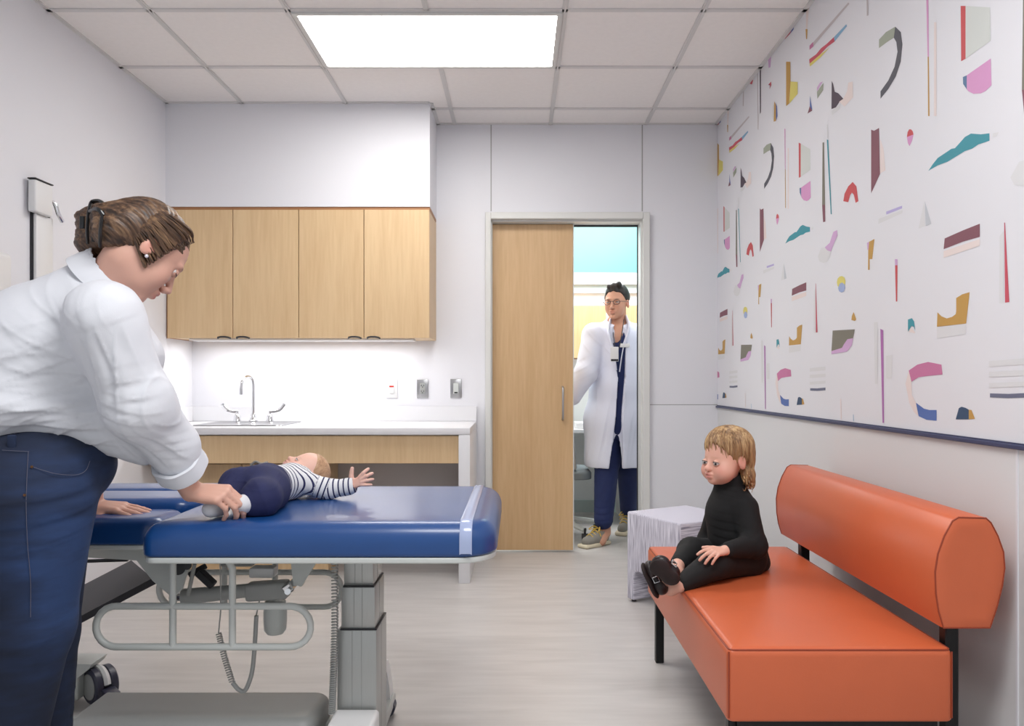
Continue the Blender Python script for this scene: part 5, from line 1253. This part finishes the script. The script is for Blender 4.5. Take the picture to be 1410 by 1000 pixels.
tube(bm, [DF.p((.103, -.010, .004)), DF.p((.108, 0, .006)), DF.p((.103, .010, .004))], .0016, 6); part('glasses', bm, M['blackpl'], dc)
# scrubs
v = Vol(.006); v.cap((X0-.01, 5.26, .80), (X0, 5.26, 1.34), .130, .138, .05); v.cap(dS[0], dS[1], .062, .062, .04)
v.cap((X0-.02, 5.13, 1.375), (X0-.01, 5.22, 1.50), .035, .075, .004, sub=True); part('scrub_top', relax(v.mesh('scrub_top'), 1), M['scrub'], dc)
v = Vol(.006); v.chain([hA, kA, P(831, 716, 5.12)], [.118, .088, .064], .03); v.chain([hB, kB, aB+np.array([-.005, -.02, .04])], [.115, .084, .06], .03); v.cap((X0-.04, 5.27, .98), (X0+.02, 5.29, .92), .13, .12, .04)
me = relax(v.mesh('scrub_trousers'), 1); setV(me, wrinkle(getV(me), getN(me), [(kA, (1, 0, .6), .08, .15, 1), (P(832, 715, 5.05), (1, 0, .2), .04, .1, 1), (P(840, 670, 5.05), (.3, 0, 1), .06, .15, .7)], .004)); part('scrub_trousers', me, M['scrub'], dc)
# lab coat: shell with an open front
v = Vol(.006)
v.chain([(X0, 5.27, 1.36), (X0-.01, 5.27, 1.05), (X0-.03, 5.28, .82), (X0-.035, 5.29, .56)], [.158, .165, .185, .185], .05)
v.chain([(X0+.10, 5.30, 1.2), (X0+.12, 5.32, .85), (X0+.13, 5.33, .53)], [.14, .16, .165], .05)
v.cap(dS[0], dS[1], .080, .080, .05); v.cap((X0, 5.28, 1.42), (X0, 5.27, 1.47), .10, .078, .03)
for i in (0, 1): v.chain([dS[i], dE[i], dW[i]+(dE[i]-dW[i])*.1], [.082, .074, .062], .03)
v.bx((X0, 5.3, .38), (.6, .5, .125), None, .002, .006, sub=True)
# front opening: wedge from collar to hem, hollow skirt
ox = lambda px: (px-VX)*5.1/FPX
for yy in (5.055, 5.085, 5.118):
    v.cap((ox(853), yy, 1.44), (ox(856), yy, 1.12), .050, .026, .004, sub=True); v.cap((ox(856), yy, 1.12), (ox(852), yy, .84), .026, .022, .004, sub=True); v.cap((ox(852), yy, .84), (ox(848), yy, .45), .022, .050, .004, sub=True)
v.cap((X0, 5.22, 1.46), DF.p((-.01, 0, -.05)), .066, .064, .004, sub=True)
v.chain([(X0-.02, 5.29, .80), (X0-.03, 5.29, .45)], [.13, .160], .01); v.ops[-1] = v.ops[-1][:6]+(True,)
me = relax(v.mesh('lab_coat'), 2); setV(me, wrinkle(getV(me), getN(me), [(P(825, 470, 5.1), (1, 0, -.8), .08, .14, .8), (dE[0], (1, 0, .6), .06, .10, .8), (P(825, 600, 5.05), (.15, 0, 1), .09, .25, 1), (P(872, 580, 5.1), (.1, 0, 1), .09, .25, .8)], .006)); ct = part('lab_coat', me, M['coat'], dc)
Vc = getV(me)+np.array(wloc(dc))
def fr(Vx, px, py, off=.006):
    z = np.abs((Vx[:, 0]*FPX/Vx[:, 1]+VX)-px)+np.abs((VY-(Vx[:, 2]-CZ)*FPX/Vx[:, 1])-py); c = np.where(z < 4)[0]
    y = Vx[c, 1].min() if len(c) else 5.1; return P(px, py, y-off)
bm = B()
for s, xs_ in ((1, ((841, 437), (836, 452), (846, 488), (850, 520), (848, 500))), ):
    pass
for pts in ([(842, 438), (838, 455), (846, 490), (849, 510)], [(862, 436), (866, 452), (858, 480), (853, 512)]):
    c = [fr(Vc, *p, off=.010) for p in pts]; tube(bm, bez(c, 6), [.016]*6+[.019]*6+[.008]*7, 8, flat=.5)
part('lapel', bm, M['coat'], ct)
bm = B(); l0 = [fr(Vc, 843, 440), fr(Vc, 845, 465), P(848, 490, 5.04)]; tube(bm, bez(l0, 6), .003, 6); tube(bm, [P(859, 440, 5.12), P(857, 455, 5.08), P(853, 478, 5.05), P(848, 490, 5.04)], .003, 6); ly = part('lanyard', bm, M['blackpl'], dc)
c = P(847, 482, 5.02); bm = B(); box(bm, c[0]-.030, c[0]+.022, c[1]-.004, c[1], c[2]-.075, c[2]+.02, .002, 1); bd = part('badge', bm, M['white_pl'], ly, False)
bm = B(); box(bm, c[0]-.028, c[0]+.020, c[1]-.006, c[1]-.0041, c[2]-.073, c[2]-.060); part('badge_stripe', bm, M['blackpl'], bd, False)
c = fr(Vc, 860, 476, .012); bm = B(); box(bm, c[0]-.034, c[0]+.034, c[1]-.006, c[1], c[2]-.012, c[2]+.014, .003, 1); part('name_tag', bm, M['white_pl'], ct)
def sneaker(heel, toe, z0, lab=None):
    f = unit(np.array([toe[0]-heel[0], toe[1]-heel[1], toe[2]-heel[2]])); R = basis(f); c = (np.array(heel)+np.array(toe))/2; Ls = np.linalg.norm(np.array(toe)-np.array(heel))/2
    v = Vol(.004); F = v.frame(c, R, 1.0)
    F.cap((-Ls+.045, 0, .05), (0, 0, .048), .040, .042, .02); F.cap((0, 0, .046), (Ls-.05, 0, .035), .042, .036, .02); F.cap((-.06, 0, .06), (-.055, 0, .085), .038, .038, .015); F.cap((-.06, 0, .09), (-.055, 0, .12), .034, .036, .004, sub=True)
    v.bx(F.p((0, 0, -.01)), (.3, .3, .018), R, .001, .003, sub=True)
    s = part('sneaker', relax(v.mesh('sneaker'), 1), M['canvas'], dc)
    v = Vol(.004); F = v.frame(c, R, 1.0); F.v.bx(F.p((-Ls*.35, 0, .013)), (Ls*.62, .041, .013), R, .012, .02); F.v.bx(F.p((Ls*.40, 0, .013)), (Ls*.6, .046, .013), R, .012, .02)
    part('rubber_sole', relax(v.mesh('rubber_sole'), 1), M['sole_cr'], s)
    F = Fr(None, c, R, 1.0); bm = B()
    for k in range(4):
        x = .055-.026*k; z = .080+.010*k; tube(bm, bez([F.p((x, -.026, z-.014)), F.p((x-.004, 0, z+.004)), F.p((x-.010, .026, z-.012))], 5), .0035, 6)
    x = -.035
    for s_ in (1, -1): tube(bm, bez([F.p((x, 0, .118)), F.p((x+.02, s_*.03, .125)), F.p((x+.045, s_*.045, .105)), F.p((x+.02, s_*.02, .112)), F.p((x, 0, .118))], 5), .0032, 6); tube(bm, bez([F.p((x, 0, .118)), F.p((x+.025, s_*.028, .10)), F.p((x+.03, s_*.05, .07))], 5), .0030, 6)
    part('laces', bm, M['lace'], s)
sneaker((.605, 5.17, 0), (.415, 5.005, 0), 0)
sneaker((.84, 5.60, .06), (.72, 5.40, .0), 0)
